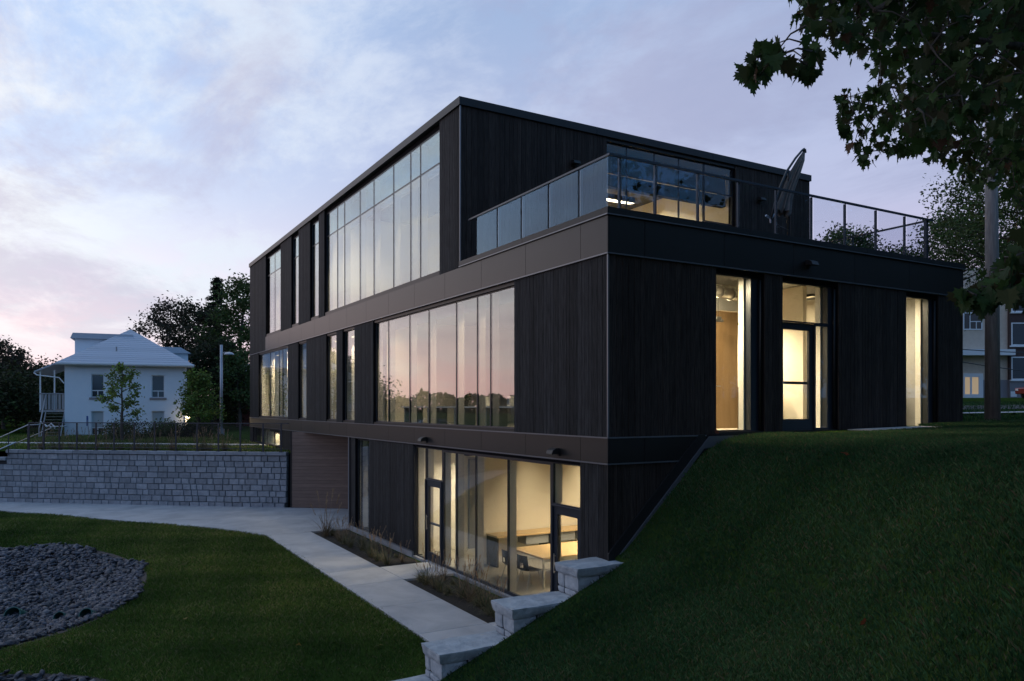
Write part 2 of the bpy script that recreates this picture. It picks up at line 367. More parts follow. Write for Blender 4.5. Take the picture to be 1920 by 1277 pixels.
ob('slab', slab([(-.008, 14.97), (9, 14.97), (9, 16.4), (.9, 16.4)]), path); ob('slab', slab([(.92, 16.62), (9, 16.62), (9, 20), (1.62, 19.9)]), path)
for a, b in ((2.03, 6.42), (8.08, 14.79)):
    mb = MB(); mb.box(-1.40, -.13, a, b, -.05, .005); ob('planting_soil', mb.mesh('planting_soil', soilm), kind='structure')

# ------------------------------------------------------------------ the black building
B = thing('timber_building', 'large three storey building clad in black charred boards with glass bands and a roof terrace', 'building')
class Face:
    def __init__(s, fn): s.fn = fn
    def box(s, mb, a0, a1, d0, d1, z0, z1):
        p, q = s.fn(a0, d0), s.fn(a1, d1)
        return mb.box(min(p[0], q[0]), max(p[0], q[0]), min(p[1], q[1]), max(p[1], q[1]), z0, z1)
    def pt(s, a, d, z): p = s.fn(a, d); return Vector((p[0], p[1], z))
FL = Face(lambda a, d: (d, a)); FR = Face(lambda a, d: (a, d)); YU = 6.11; FU = Face(lambda a, d: (a, YU + d))
BW = .145; BOARDS = []; BCACHE = {}
def board_mesh(face, wdt, h):
    k = (face is FL, face is FR or face is FU, round(wdt, 3), round(h, 2))
    if k not in BCACHE:
        m_ = MB()
        if face is FL: m_.prism([(.026, 0, 0), (.006, 0, 0), (0, .004, 0), (0, wdt - .004, 0), (.006, wdt, 0), (.026, wdt, 0)], (0, 0, h))
        else: m_.prism([(0, .026, 0), (0, .006, 0), (.004, 0, 0), (wdt - .004, 0, 0), (wdt, .006, 0), (wdt, .026, 0)], (0, 0, h))
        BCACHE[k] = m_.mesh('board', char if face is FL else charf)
    return BCACHE[k]
def clad(face, a0, a1, z0, z1, back=True, d0=0.0, thick=.3):
    if a1 - a0 < .02: return
    if back: m_ = MB(); face.box(m_, a0 + .002, a1 - .002, d0 + .027, d0 + thick, z0, z1); part('wall', m_, core, B)
    ws = []
    while sum(ws) < a1 - a0 - .05: ws.append(random.choice((.11, .145, .145, .18)))
    sc_ = (a1 - a0) / sum(ws); pos = a0
    for wd in ws:
        wd = round(wd * sc_, 4); a = pos + .0025; pos += wd; p = face.pt(a, d0 + random.uniform(0, .004), z0)
        x, y, dep = PX(face.pt(a, 0, (z0 + z1) / 2)); x2 = PX(face.pt(a + wd, 0, (z0 + z1) / 2))[0]
        vis = abs(x2 - x) * (z1 - z0) / dep * (1 if 0 < x < 1920 else .01)
        BOARDS.append((vis, face, p, wd - .005, z1 - z0))
def bx(name, face, a0, a1, d0, d1, z0, z1, m, parent=None, bevel=0.0):
    m_ = MB(); face.box(m_, a0, a1, d0, d1, z0, z1); return part(name, m_, m, parent or B, bevel=bevel)
def window(face, a0, a1, z0, z1, mull=(), transom=None, rec=.11, gm=None, fin=True, fw=.03, label=None):
    gm = gm or glassm
    m_ = MB(); d0, d1 = rec - .012, rec + .045; mw_ = .015
    face.box(m_, a0, a1, d0, d1, z0, z0 + fw); face.box(m_, a0, a1, d0, d1, z1 - fw, z1)
    face.box(m_, a0, a0 + fw, d0, d1, z0 + fw, z1 - fw); face.box(m_, a1 - fw, a1, d0, d1, z0 + fw, z1 - fw)
    cuts = [a0 + fw] + list(mull) + [a1 - fw]
    for a in mull: face.box(m_, a - mw_, a + mw_, d0 + .004, d1 - .002, z0 + fw, z1 - fw)
    rows = [(z0 + fw, z1 - fw)]
    if transom:
        for i in range(len(cuts) - 1):
            l_ = cuts[i] + (mw_ if i else 0); r_ = cuts[i + 1] - (mw_ if i < len(cuts) - 2 else 0)
            face.box(m_, l_, r_, d0 + .006, d1 - .004, transom - .018, transom + .018)
        rows = [(z0 + fw, transom - .018), (transom + .018, z1 - fw)]
    fr = part('window_frame', m_, framem, B)
    if label: fr['label'] = label
    for i in range(len(cuts) - 1):
        l_ = cuts[i] + (mw_ if i else 0); r_ = cuts[i + 1] - (mw_ if i < len(cuts) - 2 else 0)
        for k, (za, zb) in enumerate(rows):
            p_ = MB(); face.box(p_, l_, r_, rec, rec + .012, za, zb); part('pane', p_, glassu if (k == 1 and gm is glassm) else gm, fr)
    if fin:
        f_ = MB()
        for a in [a0 + fw * .5] + list(mull) + [a1 - fw * .5]: face.box(f_, a - .025, a + .025, d1 + .003, d1 + .17, z0 + .03, z1 - .03)
        if transom: face.box(f_, a0 + .06, a1 - .06, d1 + .006, d1 + .05, transom - .02, transom + .02)
        part('inner_mullion', f_, finm, fr)
    return fr
# storey heights
Z0B, Z0T = 3.253, 3.735; Z1B, Z1T, ZC = 7.115, 7.817, 7.953; ZR0, ZR = 11.90, 12.10; YE = 32.1; XE = 11.34; XU = 13.09
# ---- long front, middle storey
mw = [(489, 539, (507, 523, 530)), (564, 573.7, ()), (617, 630, ()), (648, 663.5, ()), (706, 962, (728.6, 768.3, 804.2, 855.8, 895, 920))]
ys_ = sorted([(LY(b), LY(a, .11), sorted(LY(m_, .11) for m_ in ms)) for a, b, ms in mw]); cur = .03
for a, b, ms in ys_:
    clad(FL, cur, a - .04, Z0T, Z1B); window(FL, a - .02, b + .02, Z0T + .08, Z1B - .10, ms)
    bx('sill', FL, a - .04, b + .04, .03, .3, Z0T, Z0T + .08, capm); bx('lintel', FL, a - .04, b + .04, .04, .3, Z1B - .10, Z1B, capm); cur = b + .04
clad(FL, cur, YE, Z0T, Z1B)
# ---- long front, upper storey
uw = [(502, 525.7, (515.6,)), (551, 559, ()), (586.6, 596.7, ()), (613.6, 822.6, (632.7, 646, 675, 701, 738, 770, 788.3))]
us_ = sorted([(LY(b), LY(a, .11), sorted(LY(m_, .11) for m_ in ms)) for a, b, ms in uw]); cur = YU + .03
YB = LY(498)
for a, b, ms in us_:
    clad(FL, cur, a - .04, Z1T, ZR0); window(FL, a - .01, b + .02, Z1T + .12, ZR0 - .14, ms, transom=10.87)
    bx('sill', FL, a - .04, b + .04, .03, .3, Z1T, Z1T + .12, capm); bx('lintel', FL, a - .04, b + .04, .09, .3, ZR0 - .14, ZR0, core); cur = b + .04
clad(FL, cur, YB, Z1T, ZR0); clad(FL, YB, YE, Z1B, ZR0)
# ---- fascia bands
def panels(face, a0, a1, z0, z1, first, step=2.05, d=-.012, skip=False):
    m_ = MB(); face.box(m_, a0, a1, .02, .3, z0, z1); part('wall', m_, core, B)
    e = [a0] + [x for x in np.arange(first, a1 - .3, step) if x > a0 + .2] + [a1]
    for p, q in list(zip(e[:-1], e[1:]))[1 if skip else 0:]: bx('fascia_panel', face, p + .005, q - .005, d, .018, z0 + .012, z1 - .012, panelm)
panels(FL, 0.0, YB, Z1B, Z1T, .853); panels(FR, .32, XE, Z1B, Z1T, .853, skip=True)
bx('fascia_panel', FR, .02, .845, -.012, .018, Z1B + .012, Z1T - .012, panelm)
panels(FL, 0.0, YE, Z0B, Z0T, .853); panels(FR, .32, 2.9, Z0B, Z0T, .853, skip=True)
bx('fascia_panel', FR, .02, .845, -.012, .018, Z0B + .012, Z0T - .012, panelm)
for z, y1 in ((Z1B, YE), (Z0T, YE), (Z0B, YE)): bx('drip_trim', FL, -.03, y1, -.035, .02, z - .014, z + .010, trimm)
for z, x1 in ((Z1B, XE + .03), (Z0T, 2.4), (Z0B, 1.92)): bx('drip_trim', FR, .022, x1, -.035, .02, z - .014, z + .010, trimm)
# terrace parapet cap in lengths
for a, b in ((.16, 3.0), (3.01, YU)): bx('cap_flashing', FL, a, b, -.04, .22, Z1T + .008, ZC, capm)
for a, b in ((-.04, 3.6), (3.61, 7.4), (7.41, XE + .04)): bx('cap_flashing', FR, a, b, -.04, .155, Z1T + .008, ZC, capm)
bx('drip_trim', FL, -.045, YU, -.05, -.035, Z1T - .004, Z1T + .018, trimm); bx('drip_trim', FR, -.03, XE + .04, -.05, -.035, Z1T - .004, Z1T + .018, trimm)
# corner trims
m_ = MB(); m_.box(-.018, .012, -.018, .012, Z0T + .012, Z1B - .016); part('corner_trim', m_, trimm, B)
m_ = MB(); m_.box(-.014, .012, -.014, .012, 0, Z0B - .016); part('corner_trim', m_, capm, B)
m_ = MB(); m_.box(-.014, .012, -.014, .012, Z0B + .012, Z0T - .016); part('corner_trim', m_, capm, B)
m_ = MB(); m_.box(-.014, .012, -.014, .012, Z1B + .012, Z1T - .006); part('corner_trim', m_, capm, B)
m_ = MB(); m_.box(-.018, .012, YU - .018, YU + .012, ZC - .08, ZR0); part('corner_trim', m_, trimm, B)
# ---- upper volume, terrace side
gx0, gx1 = RX(1138, YU), RX(1377, YU); zu = 7.74
clad(FU, .03, gx0, zu, ZR0); clad(FU, gx1 + .05, XU, zu, ZR0)
dx0, dx1 = RX(1325, YU), RX(1371, YU)
m1 = RX(1232, YU)
window(FU, gx0, dx0, zu + .1, ZR0 - .1, (RX(1180, YU), m1, RX(1278, YU)), transom=10.95, rec=.12, gm=glassd, fin=False)
window(FU, dx0 + .002, gx1 + .03, zu + 2.28, ZR0 - .1, (), transom=10.95, rec=.12, gm=glassd, fin=False)
bx('sill', FU, gx0, gx1 + .05, .03, .3, zu, zu + .1, capm); bx('lintel', FU, gx0, gx1 + .05, .03, .3, ZR0 - .1, ZR0, capm)
def door(face, a0, a1, z0, z1, d=.12, gm=None, hinge=1, bar=None, m=framem, st=.11):
    f_ = MB()
    for q in ((a0, a0 + st, z0, z1), (a1 - st, a1, z0, z1), (a0 + st, a1 - st, z0, z0 + .24), (a0 + st, a1 - st, z1 - st * 1.2, z1)): face.box(f_, q[0], q[1], d, d + .06, q[2], q[3])
    o = part('door', f_, m, B)
    g_ = MB(); face.box(g_, a0 + st, a1 - st, d + .02, d + .032, z0 + .24, z1 - st * 1.2); part('pane', g_, gm or glassd, o)
    h_ = MB(); ah = a0 + st * .5 if hinge > 0 else a1 - st * .5; face.box(h_, ah - .012, ah + .012, d - .05, d - .03, z0 + .85, z0 + 1.25)
    for zz in (.88, 1.2): face.box(h_, ah - .008, ah + .008, d - .03, d - .002, z0 + zz - .01, z0 + zz + .01)
    part('handle', h_, chrome, o)
    if bar: b_ = MB(); face.box(b_, a0 + st, a1 - st, d + .045, d + .08, z0 + bar, z0 + bar + .06); part('push_bar', b_, framem, o)
    return o
door(FU, dx0 + .06, gx1 - .03, zu + .1, zu + 2.27)
# ---- roof edge
for a, b in ((YU - .05, 12.0), (12.01, 18), (18.01, 24), (24.01, YE + .03)): bx('roof_flashing', FL, a, b, -.05, .2, ZR0, ZR, capm)
for a, b in ((.202, 4.2), (4.21, 8.6), (8.61, XU + .03)): bx('roof_flashing', FU, a, b, -.05, .2, ZR0, ZR, capm)
m_ = MB(); m_.box(.2, XU, YU + .2, YE, ZR0 + .02, ZR - .03); part('roof', m_, roofm, B)
# ---- short front, middle storey
def rg(px): return RX(px, .16)
r1a, r1b = rg(1334), rg(1405); r2a, r2b = rg(1458), rg(1549); r3a, r3b = rg(1689), rg(1737)
ztop = 7.0
clad(FR, .33, r1a - .02, Z0T, Z1B, back=False); m_ = MB(); FR.box(m_, .31, r1a - .03, .027, .3, 0, Z1B); part('wall', m_, core, B)
clad(FR, .02, .33, Z0T, Z1B, back=False)
clad(FR, r1b + .28, r2a - .02, Z0T - .1, Z1B); clad(FR, r2b + .22, r3a - .02, Z0T - .1, Z1B); clad(FR, r3b + .25, XE, Z0T - .1, Z1B)
for a, b, e in ((r1a, r1b, .28), (r2a, r2b, .22), (r3a, r3b, .25)):
    bx('lintel', FR, a - .02, b + e, .06, .3, ztop, Z1B, core); bx('sill', FR, a - .02, b + e, .02, .3, Z0T - .1, Z0T + .06, capm)
    bx('reveal_panel', FR, b + .02, b + e, .12, .3, Z0T + .06, ztop, framem)
    m_ = MB(); m_.tube([(b + e - .06, .075, Z0T + .07), (b + e - .06, .075, ztop - .05)], .028, 10); part('corner_bead', m_, capm, B, smooth=True)
window(FR, r1a, r1b, Z0T + .06, ztop, gm=glassd, fin=False); window(FR, r3a, r3b, Z0T + .06, ztop, gm=glassd, fin=False)
zt = RZ(1500, 606, .16)
window(FR, r2a, r2b, zt, ztop, gm=glassd, fin=False)
dm = rg(1523); door(FR, r2a + .02, dm, Z0T + .0605, zt - .004, d=.14, bar=1.0, st=.13)
window(FR, dm + .003, r2b, Z0T + .06, zt - .004, gm=glassd, fin=False, fw=.04)
# ---- short front, lower part running into the bank
clad(FR, .33, 2.5, 0, Z0B, back=False); clad(FR, .02, .33, 0, Z0B, back=False)
m_ = MB(); m_.prism([(-.02, -.045, 1.38), (.16, -.045, 1.38), (2.36, -.045, 3.62), (2.36, -.045, 3.76), (2.2, -.045, 3.76), (-.02, -.045, 1.62)], (0, .043, 0)); part('slope_flashing', m_, capm, B)
m_ = MB(); m_.prism([(.0, -.075, 1.20), (2.3, -.075, 3.48), (4.0, -.075, 3.62), (4.0, -.075, 3.72), (2.45, -.075, 3.72), (.0, -.075, 1.38)], (0, .028, 0)); part('slope_flashing', m_, trimm, B)
m_ = MB(); FR.box(m_, 2.95, XE, .03, .3, 3.0, Z0T - .1); part('wall', m_, core, B)
bx('base_flashing', FR, 2.42, r2a - .05, -.03, .016, Z0T - .12, Z0T - .03, capm)
# ---- long front, lower storey
l2a, l2b = LY(1086), LY(775)
clad(FL, .03, l2a - .03, .16, Z0B); y691, y666 = LY(691), LY(666)
clad(FL, l2b + .03, y691 - .02, .16, Z0B); YG = 15.0
bx('foundation', FL, .0, l2a - .03, -.02, .28, -.2, .155, found); bx('foundation', FL, l2b + .03, YG, -.035, .28, -.2, .155, found)
bx('drip_trim', FL, l2b + .04, y691 - .03, -.045, .02, .157, .170, trimm)
bx('foundation', FL, l2a - .03, l2b + .03, -.01, .3, -.2, .05, found)
window(FL, y691, y666, .16, Z0B - .06, (LY(672),), label='narrow ground floor window beside the passage'); bx('lintel', FL, y691 - .02, y666 + .02, .03, .3, Z0B - .06, Z0B, core)
bx('sill', FL, y691 - .02, y666 + .02, .0, .3, .155, .16, capm)
clad(FL, y666 + .02, YG, .16, Z0B)
bx('lintel', FL, l2a - .03, l2b + .03, .02, .3, Z0B - .08, Z0B, core)
bx('post', FL, l2a - .03, l2a, .02, .28, .05, Z0B - .08, framem); bx('post', FL, l2b, l2b + .03, .02, .28, .05, Z0B - .08, framem)
dA0, dA1 = l2a, LY(1028.5); dB0, dB1 = LY(824), LY(793)
zd = 2.30
window(FL, dA0 + .002, dA1 - .002, zd, Z0B - .08, gm=glassd, rec=.10); door(FL, dA0 + .06, dA1 - .06, .055, zd - .03, d=.09, st=.13, hinge=-1)
bx('door_frame', FL, dA0 + .002, dA0 + .057, .05, .2, .05, zd - .002, framem); bx('door_frame', FL, dA1 - .057, dA1 - .002, .05, .2, .05, zd - .002, framem); bx('door_frame', FL, dA0 + .057, dA1 - .057, .05, .2, zd - .028, zd - .002, framem)
window(FL, dA1, dB0, .05, Z0B - .08, sorted([LY(945), LY(885), LY(849)]), rec=.10, gm=glassd, fw=.07)
window(FL, dB0 + .002, dB1 - .002, zd, Z0B - .08, gm=glassd, rec=.10); door(FL, dB0 + .06, dB1 - .06, .055, zd - .03, d=.09, st=.13, hinge=-1, bar=1.0)
bx('door_frame', FL, dB0 + .002, dB0 + .057, .05, .2, .05, zd - .002, framem); bx('door_frame', FL, dB1 - .057, dB1 - .002, .05, .2, .05, zd - .002, framem); bx('door_frame', FL, dB0 + .057, dB1 - .057, .05, .2, zd - .028, zd - .002, framem)
window(FL, dB1, l2b, .05, Z0B - .08, rec=.10, gm=glassd)
# ---- passage under the building, board wall, end segment
m_ = MB(); m_.box(.0, XE, YG - .28, YG, -.2, Z0B); part('wall', m_, core, B)
bx('post', FL, YG - .04, YG + .06, -.01, .1, 0, Z0B, trimm)
pe = Vector((1.65, 19.66, 0)); ps = Vector((-.42, 21.32, 0)); dv = (pe - ps); ln = dv.length; dv.normalize(); nv = Vector((-dv.y, dv.x, 0))
ang = math.atan2(dv.y, dv.x)
for k in range(22):
    z = .07 + k * .145; m_ = MB(); M = Matrix.Translation(ps) @ Matrix.Rotation(ang, 4, 'Z')
    m_.box(0, ln + 1.2, 0, .03, z, z + .138, M); part('passage_board', m_, cedarm, B)
m_ = MB(); m_.box(-.0, ln + 1.3, .031, .2, 0, Z0B, Matrix.Translation(ps) @ Matrix.Rotation(ang, 4, 'Z')); part('wall', m_, core, B)
m_ = MB(); m_.box(-.05, .0, -.02, .2, 0, Z0B, Matrix.Translation(ps) @ Matrix.Rotation(ang, 4, 'Z')); part('corner_trim', m_, capm, B)
yb0, yb1 = LY(524), LY(474)
clad(FL, 22.0, yb0 - .02, 1.9, Z0B); clad(FL, yb1 + .02, YE, 1.9, Z0B)
window(FL, yb0, yb1, 2.45, Z0B - .04, [yb0 + (yb1 - yb0) * q for q in (.25, .5, .75)], gm=glassd, fin=False, label='low lit basement window above the yard lawn')
bx('wall', FL, yb0 - .02, yb1 + .02, .03, .3, 1.9, 2.449, core); bx('lintel', FL, yb0 - .02, yb1 + .02, .03, .3, Z0B - .04, Z0B, core)
# ---- the rest of the shell
for q in ((.3, XE - .3, YG + .02, YE - .3, Z0B + .01, Z0T), (.3, XE - .3, .3, YG - .29, Z0B + .01, Z0T)):
    m_ = MB(); m_.box(*q); part('floor_slab', m_, ceilm, B)
m_ = MB(); m_.box(.3, XE - .3, .3, YE - .3, Z1B + .02, 7.72); part('floor_slab', m_, ceilm, B)
m_ = MB(); m_.box(.3, XE - .3, .3, YU + .02, 7.722, 7.735); part('terrace_deck', m_, roofm, B)
m_ = MB(); m_.box(XE - .28, XE, .02, YU + .02, 3.0, Z1T); m_.box(XU - .28, XU, YU + .3, YE, 3.0, ZR0); m_.box(.302, XU, YE - .28, YE, 1.9, ZR0); m_.box(XE, XU, YU + .03, YU + .3, 3.0, 7.73)
m_.box(XE - .28, XE, .302, YG - .3, -.2, 2.98); part('wall', m_, core, B)
# ---- interiors
def ibox(name, q, m): m_ = MB(); m_.box(*q); return part(name, m_, m, B)
ibox('interior_floor', (.3, XE - .3, .3, YG - .3, -.1, .05), floorm)
ibox('interior_floor', (.3, XE - .3, .3, YE - .3, Z0T, Z0T + .04), floorm)
ibox('interior_floor', (.3, XU - .3, YU + .3, YE - .3, 7.735, 7.78), floorm)
ibox('interior_wall', (.42, 6.5, 7.15, 7.27, .05, 3.24), creamm)         # classroom end wall
ibox('baseboard', (.42, 6.5, 7.13, 7.149, .05, .2), whitem)
ibox('interior_wall', (6.5, 6.62, .5, 9.6, .05, 3.24), creamm); ibox('interior_wall', (.4, 6.5, .5, .6, .05, 3.24), creamm)
ibox('interior_wall', (.42, 6.5, 9.5, 9.62, .05, 3.24), whitem)
ibox('interior_wall', (2.0, 2.1, 9.63, 14.6, .05, 3.24), creamm)
ibox('ceiling_trim', (.5, 6.4, 6.7, 7.14, 3.02, 3.2), core)
ibox('pin_board', (.75, 1.05, 7.10, 7.149, .5, 2.9), greyw)
# middle storey
zf = Z0T + .04
ibox('interior_wall', (.45, XE - .3, 3.42, 3.54, zf, Z1B), creamm)
ibox('interior_wall', (5.2, 5.32, 3.55, 12.6, zf, Z1B), creamm)
ibox('interior_wall', (.5, 5.2, 12.6, 12.72, zf, Z1B), creamm)
ibox('interior_wall', (.95, 1.05, 12.73, 23.4, zf, Z1B), whitem)
ibox('interior_wall', (.5, 5.2, 23.4, 23.52, zf, Z1B), creamm); ibox('interior_wall', (.85, .95, 23.53, 31.6, zf, Z1B), whitem); ibox('interior_wall', (.31, .85, 31.5, 31.6, zf, Z1B), whitem)
for a in (r1b, r2b, r3b): ibox('interior_jamb', (a - .02, a + .3, .302, .44, zf, Z1B), whitem)
ibox('interior_wall', (6.25, 6.37, .8, 3.4, zf, Z1B), creamm)
ibox('interior_wall', (3.75, 4.12, 1.62, 1.72, zf, Z1B), whitem); ibox('interior_wall', (4.12, 5.0, 1.62, 1.72, zf + 2.75, Z1B), whitem)
d_ = ibox('interior_door', (4.13, 4.98, 1.60, 1.66, zf + .03, zf + 2.72), woodm)
m_ = MB(); m_.tube([(4.2, 1.6, zf + 1.0), (4.2, 1.53, zf + 1.0), (4.36, 1.53, zf + 1.0)], .012, 8); part('handle', m_, chrome, d_, smooth=True)
ibox('interior_wall', (8.4, 8.5, 1.6, 3.4, zf, Z1B), creamm); ibox('interior_wall', (10.6, 10.7, .4, 3.4, zf, Z1B), greyw)
# upper storey
zg = 7.78
ibox('interior_wall', (4.0, 4.12, YU + 1.8, 31.5, zg, ZR0), creamm); ibox('interior_wall', (.4, 4.0, 18.6, 18.7, zg, ZR0), whitem)
ibox('interior_wall', (4.13, XU - .3, 12.4, 12.5, zg, ZR0), woodm); ibox('interior_wall', (10.2, 10.3, YU + .35, 12.4, zg, ZR0), creamm)
ibox('interior_wall', (4.13, 4.35, YU + .35, 7.9, zg, ZR0), whitem)
ibox('interior_wall', (6.6, 7.3, 10.6, 10.9, zg, ZR0), whitem)
ibox('light_screen', (4.4, 10.1, YU + .9, YU + 1.1, 10.85, 11.88), core)  # added dark screen: darkens the upper terrace panes, hides the lamp behind
ibox('light_screen', (.62, .70, 7.2, 18.5, 11.0, 11.89), greyw); ibox('light_screen', (.62, .70, 18.8, 31.4, 11.0, 11.89), greyw); ibox('light_screen', (.46, .52, 3.6, 12.5, 6.76, Z1B + .01), greyw)  # added grey screens that hide the ceiling lamps from outside

# boards: the 300 that show largest as parts, the rest as one mass
BOARDS.sort(key=lambda t: -t[0])
for vis, face, p, wd, h in BOARDS[:300]: ob('board', board_mesh(face, wd, h), B, loc=p)
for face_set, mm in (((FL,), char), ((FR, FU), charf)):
    m_ = MB()
    for vis, face, p, wd, h in BOARDS[300:]:
        if face in face_set: me = board_mesh(face, wd, h); b0 = len(m_.v); m_.v += [(v.co.x + p.x, v.co.y + p.y, v.co.z + p.z) for v in me.vertices]; m_.f += [tuple(b0 + i for i in f.vertices) for f in me.polygons]
    if m_.v: part('boarding', m_, mm, B, kind='stuff')

# ------------------------------------------------------------------ room lamps
def ceiling_light(loc, lx, ly, power, label, col=(1, .76, .50), zd_=0.0, group=None, skirt=True):
    t = thing('ceiling_light', label, 'ceiling light', loc, group=group)
    m_ = MB(); m_.box(-lx / 2, lx / 2, -ly / 2, ly / 2, -.06, -.002); k_ = .012; part('diffuser_back', m_, greyw, t); m_ = MB(); 
    if not skirt: k_ = 0.001
    zb_ = -.19 if skirt else -.064  # deep skirt added to hide the glowing face from outside
    m_.box(-lx / 2 - k_, -lx / 2, -ly / 2 - k_, ly / 2 + k_, zb_, -.003); m_.box(lx / 2, lx / 2 + k_, -ly / 2 - k_, ly / 2 + k_, zb_, -.003)
    m_.box(-lx / 2, lx / 2, -ly / 2 - k_, -ly / 2, zb_, -.003); m_.box(-lx / 2, lx / 2, ly / 2, ly / 2 + k_, zb_, -.003); part('housing', m_, capm, t)
    m_ = MB(); m_.box(-lx / 2 + .01, lx / 2 - .01, -ly / 2 + .01, ly / 2 - .01, -.075, -.062); part('diffuser', m_, warmlamp, t)
    if zd_:
        m_ = MB()
        for sx in (-.4, .4): m_.tube([(lx * sx if lx > ly else 0, ly * sx if ly > lx else 0, 0), (lx * sx if lx > ly else 0, ly * sx if ly > lx else 0, zd_)], .006, 5)
        part('cord', m_, blackp, t)
    ld = bpy.data.lights.new('room_lamp', 'AREA'); ld.shape = 'RECTANGLE'; ld.size = lx; ld.size_y = ly; ld.energy = power; ld.color = col
    lo = ob('room_lamp', ld, t, loc=(0, 0, -.10)); return t
G = 'lit ceiling lights inside the black building'
ceiling_light((2.6, 3.6, 3.2), .12, 3.0, 240, 'linear ceiling light above the classroom table on the ground floor', group=G)
ceiling_light((4.6, 4.6, 3.2), .12, 3.0, 150, 'linear ceiling light deeper in the ground floor classroom', group=G)
ceiling_light((2.0, 8.4, 3.2), 1.4, .25, 140, 'ceiling light in the narrow room behind the left ground floor door', group=G)
ceiling_light((1.1, 12.8, 3.2), .12, 1.6, 34, 'ceiling light behind the narrow ground floor window by the passage', group=G)
ceiling_light((.75, 6.0, Z1B - .02), .12, 3.0, 81, 'ceiling light over the near half of the big middle storey window', group=G)
ceiling_light((.75, 10.2, Z1B - .02), .12, 3.0, 68, 'ceiling light over the far half of the big middle storey window', group=G)
ceiling_light((.62, 18.0, Z1B - .02), .12, 4.0, 148, 'ceiling light in the corridor of narrow middle storey windows', group=G)
ceiling_light((.58, 27.0, Z1B - .02), .12, 3.0, 351, 'ceiling light behind the farthest middle storey window', group=G)
ceiling_light((2.75, 1.1, Z1B - .02), .2, 1.0, 256, 'ceiling light behind the tall window nearest the grass bank', skirt=False, group=G)
ceiling_light((5.3, 2.2, 6.35), 1.3, .12, 202, 'slim light hanging behind the transom above the garden door', skirt=False, zd_=.7, group=G)
ceiling_light((9.0, 1.7, Z1B - .02), .12, 1.6, 202, 'ceiling light behind the rightmost tall window', skirt=False, group=G)
ceiling_light((7.4, 2.2, Z1B - .02), .12, 1.6, 32, 'ceiling light behind the blank wall between door and right window', skirt=False, group=G)
ceiling_light((.95, 9.8, ZR0 - .02), .12, 4.0, 148, 'ceiling light over the near part of the upper storey gallery', group=G)
ceiling_light((.95, 15.0, ZR0 - .02), .12, 4.0, 148, 'ceiling light over the middle of the upper storey gallery', group=G)
ceiling_light((.95, 25.0, ZR0 - .02), .12, 6.0, 202, 'ceiling light at the far end of the upper storey gallery', group=G)
ceiling_light((7.2, 10.2, 11.7), 3.2, .25, 800, 'light hanging in the room that opens on the roof terrace', zd_=.18, group=G)
ceiling_light((.46, 27.5, Z0B - .02), .12, 3.0, 122, 'ceiling light behind the low basement window by the yard', group=G)
ibox('interior_wall', (.62, .70, 22.3, 31.5, 1.9, Z0B), creamm)

# ------------------------------------------------------------------ furniture behind the glass
t = thing('classroom_table', 'pale wooden classroom table with steel legs behind the ground floor glass', 'table', (1.0, 3.8, .05))
m_ = MB(); m_.box(0, 2.0, 0, 1.5, .70, .74); part('tabletop', m_, tablem, t, bevel=.005)
for lx, ly in ((.05, .05), (1.95, .05), (.05, 1.45), (1.95, 1.45)): m_ = MB(); m_.box(lx - .022, lx + .022, ly - .022, ly + .022, 0, .699); part('leg', m_, chrome, t)
m_ = MB(); m_.box(.08, 1.92, .04, .06, .62, .698); m_.box(.08, 1.92, 1.44, 1.46, .62, .698); part('apron', m_, chrome, t)
t = thing('wall_counter', 'long pale wood counter on dark legs along the classroom end wall', 'counter', (1.25, 6.45, .05))
m_ = MB(); m_.box(0, 4.6, 0, .62, .78, .83); part('countertop', m_, tablem, t, bevel=.004)
for lx in (.03, 1.7, 3.3, 4.57): m_ = MB(); m_.box(lx - .03, lx + .03, .03, .6, 0, .779); part('leg', m_, blackp, t)
for k in range(4): m_ = MB(); m_.box(.95 + k * .85, 1.70 + k * .85, .1, .55, .52, .77); part('drawer', m_, greyw, t)
def make_chair(loc, rz, label):
    t = thing('classroom_chair', label, 'chair', loc, rz, 'black plastic classroom chairs')
    m_ = MB(); n = 7; prof = [(-.22, .44), (-.12, .425), (.08, .43), (.19, .45), (.225, .50), (.235, .62), (.255, .80)]
    P = []
    for i, (y, z) in enumerate(prof):
        wd = .23 if i < 4 else .21 - .012 * (i - 4)
        for k in range(n): u = k / (n - 1) * 2 - 1; P.append((u * wd, y - (.04 * u * u if i > 3 else 0), z + (.02 * u * u if i <= 3 else 0)))
    m_.v = P + [(x, y + (.012 if j // n > 3 else 0), z - (.012 if j // n <= 3 else 0)) for j, (x, y, z) in enumerate(P)]
    q = len(P)
    for i in range(len(prof) - 1):
        for k in range(n - 1):
            if i == 4 and k in (2, 3): continue
            a = i * n + k; m_.f.append((a, a + 1, a + n + 1, a + n)); m_.f.append((q + a, q + a + n, q + a + n + 1, q + a + 1))
    part('seat_shell', m_, blackp, t, smooth=True)
    for sx in (-1, 1):
        for y0, y1 in ((-.14, -.24), (.12, .24)): m_ = MB(); m_.tube([(sx * .16, y0, .42), (sx * .21, y1, .0)], .011, 7); part('leg', m_, chrome, t)
    return t
make_chair((.80, 4.85, .05), R(82), 'black chair tucked in at the far left corner of the classroom table')
make_chair((.82, 4.12, .05), R(98), 'black chair in front, at the near left corner of the classroom table')
make_chair((1.75, 3.42, .05), R(185), 'black chair seen through the right ground floor door, back to the slope')
